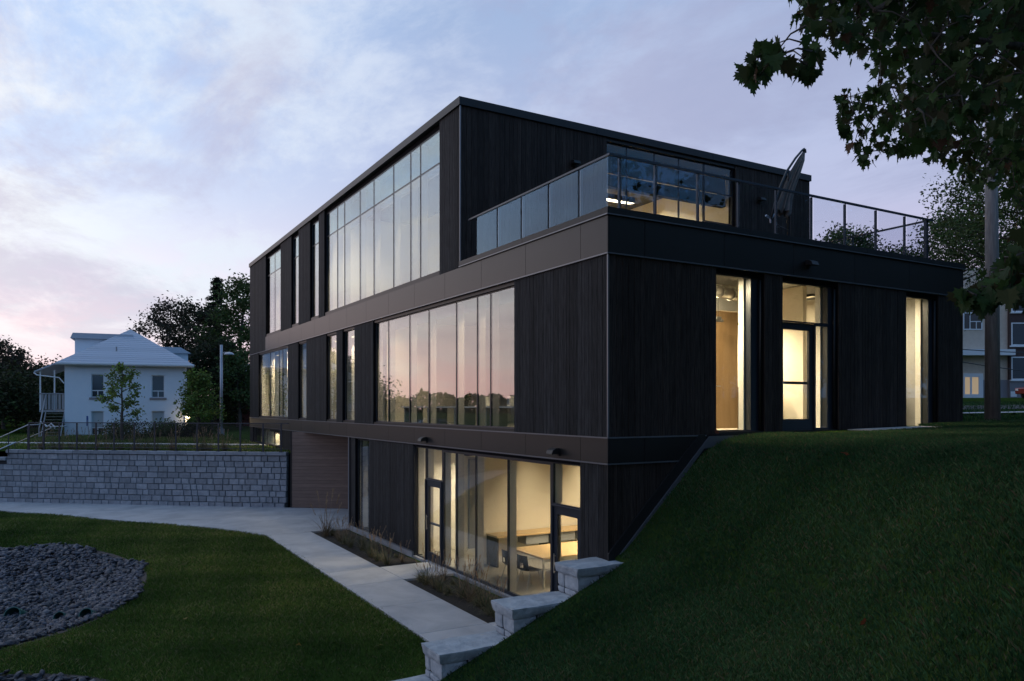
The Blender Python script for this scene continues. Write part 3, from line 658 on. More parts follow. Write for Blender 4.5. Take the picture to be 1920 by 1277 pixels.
# middle storey desk things
t = thing('window_desk', 'long low white desk behind the big middle storey window', 'desk', (.6, 4.0, zf))
m_ = MB(); m_.box(0, .7, 0, 7.6, .50, .54); part('desktop', m_, whitem, t)
for k in range(5): m_ = MB(); m_.box(.04, .66, .1 + k * 1.82, .16 + k * 1.82, 0, .499); part('leg', m_, greyw, t)
fp = AT(872, 19.2, 0); yy = LY(872, .75)
t = thing('flower_pot', 'potted red geranium standing behind the big middle storey window', 'plant', (.75, yy, zf + .54))
m_ = MB(); m_.tube([(0, 0, 0), (0, 0, .16)], [.08, .11], 12); part('pot', m_, blackp, t)
def blob_leaves(n, cx, rx, rz_, size, col, colv, seed, zmin=None):
    rs = np.random.RandomState(seed); d = rs.normal(size=(n, 3)); d /= np.linalg.norm(d, axis=1)[:, None]; r = rs.rand(n) ** .5
    c = np.array(cx) + d * r[:, None] * np.array([rx, rx, rz_]); return leaf_quads(c, size, col, colv, rs)
def leaf_quads(c, size, col, colv, rs, up=0.0, ar=.55):
    n = len(c); a = rs.normal(size=(n, 3)); a[:, 2] *= .7; a /= np.linalg.norm(a, axis=1)[:, None]
    b = rs.normal(size=(n, 3)); b -= a * (a * b).sum(1)[:, None]; b /= np.linalg.norm(b, axis=1)[:, None]
    s = size * (.6 + .8 * rs.rand(n))[:, None]
    P = np.stack([c - a * s * .5, c + b * s * ar * .5, c + a * s * .5, c - b * s * ar * .5], 1).reshape(-1, 3)
    tint = np.array(col)[None] * (1 + colv * (rs.rand(n, 1) * 2 - 1)); tint = tint * (1 + .12 * rs.normal(size=(n, 3))); tint = np.clip(tint, .002, 1)
    return P, np.arange(4 * n), np.repeat(tint, 4, 0)
P, F_, T_ = blob_leaves(260, (0, 0, .27), .16, .14, .06, (.05, .08, .03), .4, 5)
ob('foliage', np_mesh('foliage', P, F_, 4, leafm, T_), t)
P, F_, T_ = blob_leaves(50, (0, 0, .33), .16, .13, .05, (.4, .05, .1), .4, 6)
ob('flowers', np_mesh('flowers', P, F_, 4, leafm, T_), t)
for k, (px_, lab) in enumerate(((912, 'small white box standing on the desk right of the potted geranium'), (957, 'small white box at the right end of the middle storey desk'))):
    yy = LY(px_, .8); t = thing('desk_speaker', lab, 'box', (.8, yy, zf + .54))
    m_ = MB(); m_.box(-.06, .06, -.07, .07, 0, .24); part('case', m_, whitem, t, bevel=.01); m_ = MB(); m_.box(-.068, -.061, -.05, .05, .03, .2); part('grille', m_, greyw, t)
# front rooms
t = thing('dark_cabinet', 'dark low cabinet seen through the lower half of the garden door', 'cabinet', (5.15, 1.35, zf))
m_ = MB(); m_.box(0, .85, 0, .5, .06, 1.0); part('body', m_, mat('cabinet_dark', (.05, .045, .035), .5), t); m_ = MB(); m_.box(.04, .81, .04, .46, 0, .059); part('plinth', m_, blackp, t)
m_ = MB(); m_.box(.02, .42, -.018, -.001, .1, .96); part('cabinet_door', m_, MATS['cabinet_dark'], t); m_ = MB(); m_.box(.43, .83, -.018, -.001, .1, .96); part('cabinet_door', m_, MATS['cabinet_dark'], t)
t = thing('reception_desk', 'reddish brown desk seen through the rightmost tall window', 'desk', (9.3, 1.2, zf))
m_ = MB(); m_.box(0, 1.2, 0, .7, .03, 1.02); part('body', m_, mat('red_wood', (.20, .075, .035), .5), t); m_ = MB(); m_.box(-.03, 1.23, -.03, .73, 1.021, 1.06); part('desktop', m_, MATS['red_wood'], t)
t = thing('monitor', 'dark computer monitor on the desk behind the rightmost window', 'monitor', (9.62, 1.45, zf + 1.06), R(20))
m_ = MB(); m_.box(-.25, .25, -.015, .015, .12, .46); part('screen', m_, blackp, t, bevel=.006); m_ = MB(); m_.box(-.03, .03, .016, .04, .0, .3); m_.box(-.1, .1, -.08, .1, 0, .012); part('stand', m_, blackp, t)
t = thing('air_duct', 'round metal air duct under the ceiling behind the tall window by the bank', 'duct', (0, 0, 0))
m_ = MB(); m_.tube([(3.4, .95, 6.85), (4.9, 1.45, 6.85)], .13, 16); part('pipe', m_, ductm, t, smooth=True)
m_ = MB(); m_.tube([(3.9, 1.12, 6.85), (3.93, 1.13, 6.85)], .145, 16); m_.tube([(4.4, 1.28, 6.85), (4.43, 1.29, 6.85)], .145, 16); part('flange', m_, ductm, t)
t = thing('emergency_light', 'small twin emergency light hanging below the duct by the tall window', 'lamp', (4.05, 1.3, 6.25))
m_ = MB(); m_.box(-.07, .07, -.04, .04, -.05, .07); part('case', m_, ductm, t); m_ = MB(); m_.tube([(0, 0, .07), (0, 0, .5)], .006, 5); part('cord', m_, blackp, t)
for sx in (-1, 1): m_ = MB(); m_.tube([(sx * .09, -.05, -.02), (sx * .09, .03, -.02)], .035, 10); part('lamp_head', m_, ductm, t)
t = thing('roof_brace_frame', 'bare metal pipes crossing in the room behind the terrace glazing', 'pipework', (0, 0, 0))
for a, b, r_ in (((6.6, 7.6, 9.9), (7.5, 7.8, 8.0), .07), ((6.5, 7.7, 8.35), (7.9, 7.7, 8.95), .03), ((9.0, 8.2, 9.8), (7.9, 8.2, 8.3), .045), ((6.5, 8.0, 10.0), (9.3, 8.0, 10.0), .04)):
    m_ = MB(); m_.tube([a, b], r_, 10); part('pipe', m_, ductm, t, smooth=True)
t = thing('hanging_counter', 'pale rounded counter lamp unit behind the left terrace glazing', 'counter', (5.2, 7.6, zg))
m_ = MB(); m_.box(-.6, .9, -.3, .3, .9, .96); part('countertop', m_, tablem, t); m_ = MB(); m_.box(-.55, .85, -.25, .25, 0, .899); part('body', m_, whitem, t)

# ------------------------------------------------------------------ facade lamps
def wall_lamp(face, a, z, label):
    p = face.pt(a, -.013 if face is not FU else 0.0, z); t = thing('wall_lamp', label, 'wall lamp', p, 0 if face is not FL else R(-90), 'hooded lamps on the black facades')
    m_ = MB(); m_.box(-.07, .07, -.03, -.001, -.07, .07); part('backplate', m_, capm, t)
    m_ = MB(); m_.prism([(-.11, -.031, .09), (-.11, -.12, .085), (-.11, -.19, .045), (-.11, -.22, -.03), (-.11, -.20, -.04), (-.11, -.031, -.01)], (.22, 0, 0)); part('hood', m_, capm, t, bevel=.004)
    return t
wall_lamp(FL, LY(800), LZ(800, 825), 'black hooded wall lamp above the left ground floor door')
wall_lamp(FL, LY(1047), LZ(1047, 848), 'black hooded wall lamp above the right ground floor door')
wall_lamp(FR, RX(1513), RZ(1513, 497), 'black hooded wall lamp on the fascia above the garden door')
wall_lamp(FU, RX(1075, YU), RZ(1075, 308, YU), 'black hooded wall lamp on the terrace wall left of the glazing')
wall_lamp(FU, RX(1423, YU), RZ(1423, 376, YU), 'black hooded wall lamp on the terrace wall right of the glazing')

# ------------------------------------------------------------------ terrace railing
t = thing('terrace_railing', 'glass terrace railing with slim dark posts along the roof edge', 'railing', (0, 0, 0)); RT = t
zh = 8.98; xi = .14
lp = [LY(p, xi) for p in (932, 977, 1028, 1085)]; rp = [RX(p, xi) for p in (1232, 1312, 1388, 1459, 1525, 1588, 1646, 1700)]; xr = RX(1745, xi)
def post(x, y, wide=.045): m_ = MB(); m_.box(x - wide / 2, x + wide / 2, y - wide / 2, y + wide / 2, 7.737, zh - .02); part('post', m_, postm, t)
for y in lp: post(xi + .06, y, .05)
for x in rp: post(x, xi + .06)
post(RX(1165, xi), xi + .06); post(xr - .1, xi + .06, .075); post(xr - .06, 2.3); post(xr - .06, 4.3)
m_ = MB(); m_.box(xi - .02, xi + .03, xi + .032, YU - .2, zh - .02, zh + .02); m_.box(xi - .02, xr + .1, xi - .02, xi + .03, zh - .02, zh + .022); m_.box(xr - .04, xr + .01, xi + .032, YU, zh - .021, zh + .019); part('handrail', m_, postm, t)
e = [YU - .6] + sorted(lp, reverse=True) + [xi + .02]
for a, b in zip(e[:-1], e[1:]): m_ = MB(); m_.box(xi, xi + .012, b + .03, a - .03, 7.90, zh - .025); part('glass_panel', m_, glassr, t)
e = [xi + .02, RX(1165, xi)] + rp + [xr]
for a, b in zip(e[:-1], e[1:]): m_ = MB(); m_.box(a + .02, b - .03, xi, xi + .012, 7.90, zh - .025); part('glass_panel', m_, glassr, t)
for a, b in ((xi + .1, 2.2), (2.35, 4.2), (4.35, 6.0)): m_ = MB(); m_.box(xr, xr + .012, a, b, 7.90, zh - .025); part('glass_panel', m_, glassr, t)

# closed cantilever umbrella on the terrace
t = thing('cantilever_umbrella', 'closed grey umbrella leaning on its bent arm on the roof terrace', 'umbrella', (0, 0, 0))
Y3 = 3.0
def U3(px, py, y=Y3): return Vector((RX(px, y), y, RZ(px, py, y)))
m_ = MB(); m_.tube([U3(1445, 412), U3(1452, 385), U3(1463, 350), U3(1476, 320), U3(1492, 296), U3(1504, 282), U3(1508, 279)], [.035, .035, .035, .033, .032, .03, .03], 8); part('arm', m_, blackp, t, smooth=True)
m_ = MB(); m_.tube([U3(1478, 470), U3(1481, 340), U3(1478, 322)], .04, 8); part('mast', m_, blackp, t, smooth=True)
m_ = MB(); bx0 = U3(1478, 470); m_.box(bx0.x - .45, bx0.x + .45, Y3 - .45, Y3 + .45, 7.737, 7.80); part('base_plate', m_, blackp, t)
m_ = MB(); m_.tube([U3(1508, 280), U3(1509, 287)], .05, 8); part('hub', m_, blackp, t)
axis = [U3(1507, 286), U3(1502, 300), U3(1491, 325), U3(1481, 350), U3(1473, 375), U3(1466, 398)]
rad = [.035, .08, .105, .11, .12, .18]
m_ = MB(); n = 20; rr = random.Random(3)
for i, p in enumerate(axis):
    d_ = (axis[min(i + 1, 5)] - axis[max(i - 1, 0)]).normalized(); a = Vector((1, 0, 0)); a = (a - d_ * a.dot(d_)).normalized(); b = d_.cross(a)
    for k in range(n):
        an = 2 * math.pi * k / n; r_ = rad[i] * (1.0 + (.38 if k % 2 else -.38) * min(1, i / 2) + rr.uniform(-.1, .1)); m_.v.append(tuple(p + a * math.cos(an) * r_ + b * math.sin(an) * r_ + Vector((0, 0, -.10 if i == 5 and k % 4 == 0 else 0))))
for i in range(5):
    for k in range(n): m_.f.append((i * n + k, i * n + (k + 1) % n, (i + 1) * n + (k + 1) % n, (i + 1) * n + k))
part('canopy', m_, fabric, t)
m_ = MB(); m_.tube([U3(1436, 404), U3(1446, 410), U3(1452, 402)], .03, 6); m_.tube([U3(1444, 408), U3(1445, 418)], .025, 6); part('crank_handle', m_, silver, t)
m_ = MB(); m_.tube([U3(1446, 408), U3(1462, 425), U3(1478, 432)], .018, 6); part('strut', m_, blackp, t)
# terrace table (seen from below)
t = thing('terrace_table', 'long steel framed slatted table near the right end of the terrace', 'table', (6.3, 2.0, 7.737))
for k in range(9): m_ = MB(); m_.box(.02, 3.0, .03 + k * .16, .17 + k * .16, .70, .73); part('slat', m_, greyw, t)
m_ = MB()
for q in ((0, 3.04, -.04, .0), (0, 3.04, 1.5, 1.54)): m_.box(q[0], q[1], q[2], q[3], .68, .74)
m_.box(-.04, 0, -.04, 1.54, .68, .74); m_.box(3.04, 3.08, -.04, 1.54, .68, .74); m_.box(1.0, 1.04, 0, 1.5, .64, .695); m_.box(2.0, 2.04, 0, 1.5, .64, .695); part('frame', m_, silver, t)
for lx, ly in ((.03, .03), (3.0, .03), (.03, 1.47), (3.0, 1.47)): m_ = MB(); m_.box(lx - .025, lx + .025, ly - .025, ly + .025, 0, .679); part('leg', m_, silver, t)

# ------------------------------------------------------------------ stepped stone wall by the corner
t = thing('stepped_stone_wall', 'pale stepped garden wall of rough cap stones climbing to the building corner', 'stone wall', (0, 0, 0))
def rough_box(x0, x1, y0, y1, z0, z1, seed, amp=.012, nx=8, ny=5, nz=3, m=None, under=.035, top_amp=None):
    rs = random.Random(seed); bm = bmesh.new(); bmesh.ops.create_cube(bm, size=1)
    bmesh.ops.subdivide_edges(bm, edges=bm.edges[:], cuts=4, use_grid_fill=True)
    import mathutils
    for v in bm.verts:
        x, y, z = v.co; inset = under * max(0, (.5 - z)) * .8
        e_ = sum(abs(abs(q) - .5) < 1e-4 for q in (x, y, z))
        p = Vector((x0 + (x + .5) * (x1 - x0), y0 + (y + .5) * (y1 - y0), z0 + (z + .5) * (z1 - z0)))
        cx, cy = (x0 + x1) / 2, (y0 + y1) / 2; p.x += -inset * (1 if x > .45 else -1 if x < -.45 else 0); p.y += -inset * (1 if y > .45 else -1 if y < -.45 else 0)
        nn = mathutils.noise.noise_vector(p * 4.5 + Vector((seed, 0, 0))) + .6 * mathutils.noise.noise_vector(p * 14)
        p += Vector(nn) * amp
        if e_ >= 2: c_ = Vector((cx, cy, (z0 + z1) / 2)); p += (c_ - p).normalized() * .010 * (e_ - 1)
        v.co = p
    me = bpy.data.meshes.new('cap_stone'); bm.to_mesh(me); bm.free(); me.materials.append(m or stonem); return me
zt_ = [1.5, .97, .44, -.09]; x_l = [-.95, -2.25, -3.55, -4.85]
for i, (z, x) in enumerate(zip(zt_, x_l)):
    ob('cap_stone', rough_box(x, x + (1.36 if i == 0 else 1.42), -.37, .37, z - .165, z, 11 + i, .016), t)
    if i < 3:
        zz = z - .165; rs = random.Random(20 + i)
        # course of two heights below the cap: small base course, tall upper course
        for (za, zb) in ((zz - .36, zz - .26), (zz - .25, zz - .005)):
            sp = .06 + rs.uniform(-.08, .08)
            for (ya, yb) in ((-.33, sp - .008), (sp + .008, .33)):
                for (xa, xb) in ((x + .06, x + .52), (x + .54, x + 1.15)):
                    ob('block', rough_box(xa, xb, ya, yb, za, zb, rs.randint(1, 999), .010, under=.01), t)
        m_ = MB(); m_.box(x + .10, x + 1.5, -.29, .29, z - 1.2, z - .18); part('core', m_, jointm, t)
m_ = MB(); m_.box(-3.45, -.2, .2, .30, -.3, .2); part('core', m_, jointm, t)

# ------------------------------------------------------------------ retaining wall of concrete blocks
t = thing('retaining_wall', 'long curved retaining wall of grey split face blocks below the yard', 'retaining wall', (0, 0, 0)); RW = t
WTOP = 2.40; NC = 9; ch = (WTOP - .16) / NC
def bow(u): return -.0 - .004 * (u - 8) * (u - 8) * .5 + .13
BM = {}
def block_mesh(wd, hh, var):
    k = (round(wd, 2), var)
    if k not in BM:
        rs = random.Random(hash(k) & 0xffff); m_ = MB(); d = .0; e = .012
        # face bulges out with split-face irregularity: 3 x 3 grid front with chamfered rim
        gu = [0, .015, wd * .33, wd * .66, wd - .015, wd]; gv = [0, .015, hh * .5, hh - .015, hh]
        for j, vv in enumerate(gv):
            for i, uu in enumerate(gu):
                edge = i in (0, 5) or j in (0, 4); dd = .0 if edge else -.020 - rs.uniform(0, .014); m_.v.append((uu, dd, vv))
        for j in range(4):
            for i in range(5): a = j * 6 + i; m_.f.append((a, a + 1, a + 7, a + 6))
        # sides and back
        b0 = len(m_.v); m_.v += [(0, .15, 0), (wd, .15, 0), (wd, .15, hh), (0, .15, hh)]
        m_.f += [(0, b0, b0 + 3, 24), (5, 29, b0 + 2, b0 + 1), (b0, b0 + 1, b0 + 2, b0 + 3)] + [tuple(list(range(0, 6)) + [b0 + 1, b0])] + [tuple(list(range(24, 30)) + [b0 + 2, b0 + 3])]
        BM[k] = m_.mesh('wall_block', blockm)
    return BM[k]
blocks = []; rs = random.Random(5)
ULEN = 13.25; UMAX = 18
for cI in range(NC):
    u = rs.uniform(-.3, 0); z = WTOP - .16 - (cI + 1) * ch
    while u < UMAX:
        wd = rs.choice((.28, .36, .44, .54)); a, b = max(u, 0.0), u + wd
        if not (a > ULEN - .1 and cI < 2) and b - a > .08:
            q = min((.28, .36, .44, .54), key=lambda s_: abs(s_ - (b - a))) - .018 if abs(a - u) < 1e-6 else b - a - .018
            dep = PX(WP(a, 0, z))
            blocks.append((dep[2], a, q, z, rs.randint(0, 3), 0 < dep[0] < 1910))
        u += wd
ang_w = math.atan2(WE.y, WE.x)
vis = sorted([b for b in blocks if b[5]], key=lambda b: (b[0] - b[2] * 6)); ids = set(id(b) for b in vis[:300]); m_ = MB()
# local frame: x along the wall, -y towards the viewer
Rm = Matrix.Rotation(ang_w, 4, 'Z')
for b in blocks:
    dep, a, q, z, var, _ = b; me = block_mesh(q, ch - .018, var); v0 = -(bow(a)) - .02 * (NC - (WTOP - z) / ch) * .0
    # batter: every course steps back by 8 mm going up
    off = bow(a) - .008 * (z / ch); p = WP(a, -off, z)
    # mirror so that the face looks south-west: use rotation by ang_w + pi and start from the far end
    p2 = WP(a + q, -off, z)
    if id(b) in ids: o = ob('wall_block', me, RW, loc=p2); o.rotation_euler = (0, 0, ang_w + math.pi)
    else:
        M = Matrix.Translation(p2) @ Matrix.Rotation(ang_w + math.pi, 4, 'Z'); b0 = len(m_.v)
        m_.v += [tuple(M @ v.co) for v in me.vertices]; m_.f += [tuple(b0 + i for i in f.vertices) for f in me.polygons]
part('blockwork', m_, blockm, RW, kind='stuff')
m_ = MB()
for i in range(18):
    a, b = i * 1.0, i + 1.0
    m_.prism([WP(a, -bow(a) + .14, 0), WP(b, -bow(b) + .14, 0), WP(b, .6, 0), WP(a, .6, 0)], (0, 0, WTOP - .17 - (.35 if a >= 13 else 0)))
part('backfill', m_, jointm, RW)
a = 0.0; i = 0
while a < UMAX:
    b = a + .9; dz_ = .0 if a < ULEN - .2 else -.34
    b = min(b, ULEN) if a < ULEN - .2 else b
    me_ = MB(); me_.prism([WP(a + .006, -bow(a) - .02, 0), WP(b - .006, -bow(b) - .02, 0), WP(b - .006, .28, 0), WP(a + .006, .28, 0)], (0, 0, .145))
    for k in range(len(me_.v)): x, y, z = me_.v[k]; me_.v[k] = (x, y, z + WTOP - .155 + dz_)
    part('coping_block', me_, stonem if False else blockm, RW, bevel=.012); a = b
# railing on the wall
t = thing('yard_railing', 'dark metal railing with posts and mesh infill on top of the retaining wall', 'railing', (0, 0, 0))
def wall_u(px):   # distance along the wall for a bearing
    r = ray(px, 763); n_ = WN; tt = ((WO + WN * -.05) - CAM).dot(n_) / Vector((r.x, r.y, 0)).dot(n_); p = CAM + Vector((r.x, r.y, 0)) * tt; return (p - WO).dot(WE)
pu = [wall_u(p) for p in (526, 492, 449, 408, 368, 328, 288, 250, 212, 178, 142, 109, 80, 52)]
ztr = 3.60
for u in pu:
    m_ = MB(); m_.box(-.028, .028, -.02, .02, 0, ztr - WTOP, Matrix.Translation(WP(u, .02, WTOP)) @ Rm); part('post', m_, postm, t)
    m_ = MB(); m_.box(-.07, .07, -.06, .06, -.012, .012, Matrix.Translation(WP(u, .02, WTOP)) @ Rm); part('foot_plate', m_, postm, t)
def bar(u0, u1, z, w_=.022, h=.02): m_ = MB(); m_.box(-(u1 - u0) / 2, (u1 - u0) / 2, -w_, w_, -h, h, Matrix.Translation(WP((u0 + u1) / 2, .02, z)) @ Rm); return m_
part('top_rail', bar(-.1, pu[-1] + .02, ztr), postm, t); part('bottom_rail', bar(-.05, pu[-1], WTOP + .12, .012, .014), postm, t)
for a, b in zip(pu[:-1], pu[1:]): m_ = MB(); m_.box(-(b - a) / 2 + .04, (b - a) / 2 - .04, -.003, .003, WTOP + .15, ztr - .03, Matrix.Translation(WP((a + b) / 2, .02, 0)) @ Rm); part('mesh_panel', m_, meshp, t)
# stair handrails at the far left
t = thing('stair_handrail', 'brushed steel handrail sloping down at the far left end of the wall', 'handrail', (0, 0, 0))
def HP(px, py, dep): return AT(px, dep, ZD(py, dep))
for k, (pa, pb, dep) in enumerate((((52, 797), (-40, 838), 34.2), ((30, 829), (-40, 860), 34.1), ((102, 800), (28, 832), 36.2))):
    m_ = MB(); a, b = HP(*pa, dep), HP(*pb, dep); ext = [HP(pa[0] + 24, pa[1] - 1, dep), a, b] if k != 1 else [a, b]
    m_.tube(ext, .024, 8); part('rail', m_, silver, t, smooth=True)
for px_, py0, py1, dep in ((16, 812, 850, 34.2), (52, 797, 838, 34.2), (-20, 829, 868, 34.2), (80, 806, 838, 36.2), (28, 828, 845, 36.2)): m_ = MB(); m_.tube([HP(px_, py0, dep), HP(px_, py1 + 4, dep)], .022, 7); part('post', m_, postm, t)
t = thing('handrail_guard', 'bright crumpled metal guard at the head of the stair handrail', 'metal guard', (0, 0, 0))
m_ = MB(); pts = [(76, 792), (82, 794), (88, 800), (92, 797), (96, 802), (100, 798), (103, 803)]
m_.tube([HP(x, y, 36.1) for x, y in pts], [.05, .03, .05, .03, .06, .04, .03], 6); m_.tube([HP(90, 800, 36), HP(96, 794, 36), HP(102, 801, 36)], .03, 6); part('guard', m_, wtrim, t)

# ------------------------------------------------------------------ white house
hp = AT(121, 48.6, 0); HZ = 2.25
hr = R(-30 + 24)
hs = thing('white_house', 'two storey white stucco house with pale hipped roof behind the yard', 'house', (hp.x, hp.y, HZ), hr); Hh = hs
HW, HD, HEV = 7.15, 10.0, 4.85
def hpart(name, q, m, parent=None, bevel=0.0): m_ = MB(); m_.box(*q); return part(name, m_, m, parent or Hh, bevel=bevel)
wx = [(1.49, 2.22), (5.00, 5.78)]; wz = [(.25, 1.78), (2.66, 4.15)]
# front wall in pieces round the four openings
cols = [0] + [v for a, b in wx for v in (a, b)] + [HW]
m_ = MB()
for i in range(0, 5, 2): m_.box(cols[i], cols[i + 1], 0, .25, -.3, HEV)
for a, b in wx: m_.box(a, b, 0, .25, -.3, wz[0][0]); m_.box(a, b, 0, .25, wz[0][1], wz[1][0]); m_.box(a, b, 0, .25, wz[1][1], HEV)
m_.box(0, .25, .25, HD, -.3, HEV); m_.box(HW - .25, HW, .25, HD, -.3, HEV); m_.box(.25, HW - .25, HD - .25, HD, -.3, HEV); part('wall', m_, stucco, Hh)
for a, b in wx:
    for j, (z0, z1) in enumerate(wz):
        m_ = MB(); f_ = .05; m_.box(a, b, .10, .18, z0, z0 + f_); m_.box(a, b, .10, .18, z1 - f_, z1); m_.box(a, a + f_, .10, .18, z0 + f_, z1 - f_); m_.box(b - f_, b, .10, .18, z0 + f_, z1 - f_)
        zm = z0 + (z1 - z0) * .30; m_.box(a + f_, b - f_, .10, .18, zm - .03, zm + .03); m_.box((a + b) / 2 - .025, (a + b) / 2 + .025, .10, .18, z0 + f_, zm - .03)
        wf = part('window', m_, wtrim, Hh)
        m_ = MB(); m_.box(a + f_, b - f_, .13, .14, zm + .03, z1 - f_); part('pane', m_, blindm if j == 0 else darkglass, wf)
        m_ = MB(); m_.box(a + f_, (a + b) / 2 - .025, .13, .14, z0 + f_, zm - .03); part('pane', m_, darkglass, wf); m_ = MB(); m_.box((a + b) / 2 + .025, b - f_, .13, .14, z0 + f_, zm - .03); part('pane', m_, darkglass, wf)
        m_ = MB(); m_.box(a - .12, b + .12, -.06, .1, z0 - .13, z0); part('window_sill', m_, sillm, wf)
# hipped roof in shingle courses
OH = .42; RZ_ = 2.62; rx0, rx1, ry0, ry1 = -OH, HW + OH, -OH, HD + OH; cxm = HW / 2; hipd = 4.4
m_ = MB(); A_ = (rx0, ry0, HEV); B_ = (rx1, ry0, HEV); C_ = (rx1, ry1, HEV); D_ = (rx0, ry1, HEV); E_ = (cxm, ry0 + hipd, HEV + RZ_); F2 = (cxm, ry1 - hipd, HEV + RZ_)
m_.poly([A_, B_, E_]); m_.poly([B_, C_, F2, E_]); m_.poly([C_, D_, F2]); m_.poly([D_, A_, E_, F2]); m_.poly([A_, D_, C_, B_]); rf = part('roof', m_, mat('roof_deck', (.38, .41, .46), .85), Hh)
ncr = 18
for i in range(ncr):       # shingle courses on the front hip: overlapping strips
    f0, f1 = i / ncr, (i + 1.08) / ncr; f1 = min(f1, 1)
    def lp_(f, side): a = Vector(A_ if side == 0 else B_); return a + (Vector(E_) - a) * f
    up = Vector((0, -.5, .86))
    p0, p1, p2, p3 = lp_(f0, 0), lp_(f0, 1), lp_(f1, 1), lp_(f1, 0)
    m_ = MB(); m_.v = [tuple(p0 + up * .02), tuple(p1 + up * .02), tuple(p2 + up * .008), tuple(p3 + up * .008), tuple(p0), tuple(p1)]; m_.f = [(0, 1, 2, 3), (4, 5, 1, 0)]
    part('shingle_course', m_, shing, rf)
hpart('fascia', (rx0 - .01, rx1 + .01, ry0 - .05, ry0 - .002, HEV - .16, HEV + .03), wtrim, bevel=.01)
hpart('gutter', (rx0 - .02, rx1 + .02, ry0 - .14, ry0 - .052, HEV - .10, HEV + .02), wtrim, bevel=.01)
m_ = MB(); m_.tube([(HW - .12, -.35, HEV - .1), (HW - .1, -.06, HEV - .3), (HW - .1, -.06, -.1)], .045, 8); part('downpipe', m_, wtrim, Hh)
m_ = MB(); m_.tube([(2.9, .6, HEV + .85), (2.9, .6, HEV + 1.15)], .05, 8); part('roof_vent', m_, greyw, rf)
# dormers on both flanks, flat topped
for nm, (xa, xb) in (('dormer', (.25, 2.6)), ('dormer', (5.0, 7.3))):
    y0, y1, zt2 = (3.2, 6.6, HEV + 2.18) if xa < 3 else (4.2, 7.0, HEV + 1.35)
    dm_ = hpart('dormer', (xa, xb, y0, y1, HEV + .1, zt2 - .36 if xa < 3 else zt2 - .22), stucco)
    m_ = MB(); zz = zt2
    if xa < 3: m_.prism([(xa - .25, y0 - .25, zz - .36), (xa - .1, y0 - .25, zz), (cxm + .2, y0 - .25, zz), (cxm + .2, y0 - .25, zz - .36)], (0, y1 - y0 + .5, 0))
    else: m_.prism([(xb + .2, y0 - .25, zz - .3), (xb - .5, y0 - .25, zz + .12), (cxm, y0 - .25, zz + .12), (cxm, y0 - .25, zz - .3)], (0, y1 - y0 + .5, 0))
    part('roof', m_, shing, dm_)
# side porch with outside stair (left flank)
px0 = -1.45
m_ = MB(); m_.prism([(-.42, .3, HEV - .02), (px0 - .25, .3, HEV - .62), (px0 - .25, .3, HEV - .54), (-.38, .3, HEV + .10)], (0, 7, 0)); part('porch_roof', m_, shing, Hh)
m_ = MB(); m_.tube([(px0 - .25, .2, HEV - .66), (px0 - .05, .12, HEV - .8), (-.3, .05, HEV - .95), (-.03, .02, HEV - 1.3)], .035, 8); part('downpipe', m_, wtrim, Hh)
hpart('porch_floor', (px0, -.002, .5, 7, 1.72, 1.86), greyw)
for x in (px0 + .05, -.62): hpart('porch_post', (x - .04, x + .04, .55, .63, 1.86, HEV - .45), wtrim)
for k in range(7): hpart('porch_baluster', (px0 + .1 + k * .19, px0 + .24 + k * .19, .50, .53, 1.9, 2.85), greyw)
hpart('porch_rail', (px0, -.002, .47, .56, 2.86, 2.93), greyw)
for k in range(10): hpart('stair_tread', (-1.05, -.1, .45 - (k + 1) * .24, .45 - k * .24 + .05, 1.60 - k * .19, 1.64 - k * .19), oldw)
for x in (-1.12, -.09): m_ = MB(); m_.prism([(x, .5, 1.50), (x, .5, 1.72), (x, -2.1, -.25), (x, -2.1, -.45)], (.05, 0, 0)); part('stair_stringer', m_, greyw, Hh)
m_ = MB(); m_.tube([(-1.1, .5, 2.75), (-1.1, -2.1, .75)], .035, 6); part('stair_rail', m_, greyw, Hh)
m_ = MB(); m_.tube([(-1.1, -2.1, -.2), (-1.1, -2.1, .78)], .045, 6); part('newel', m_, greyw, Hh)
hl_ = Matrix.Translation((hp.x, hp.y, HZ)) @ Matrix.Rotation(hr, 4, 'Z') @ Vector((HW + .06, -.12, 1.35))
t = thing('house_lamp', 'small glowing lamp at the right corner of the white house', 'lamp', hl_, hr)
m_ = MB(); m_.box(-.05, .05, .0, .10, .06, .14); part('bracket', m_, blackp, t); bm = bmesh.new(); bmesh.ops.create_icosphere(bm, subdivisions=2, radius=.10); me = bpy.data.meshes.new('bulb'); bm.to_mesh(me); bm.free(); me.materials.append(bulb); ob('bulb', me, t, loc=(0, 0, 0))
ld = bpy.data.lights.new('lamp_light', 'POINT'); ld.energy = 14; ld.color = (1, .7, .4); ld.shadow_soft_size = .1; ob('lamp_light', ld, t, loc=(0.1, -.2, 0))

# signpost-like stake by the left house window
sp = AT(168, 46.5, 2.4); t = thing('blue_stake', 'thin leaning blue sign stake in front of the white house', 'stake', sp)
m_ = MB(); m_.tube([(0, 0, -.1), (-.12, 0, 1.1)], .02, 6); part('pole', m_, greyw, t); m_ = MB(); m_.box(-.17, -.07, -.01, .01, .75, 1.35); part('plate', m_, mat('blue_plate', (.04, .10, .3), .6), t)

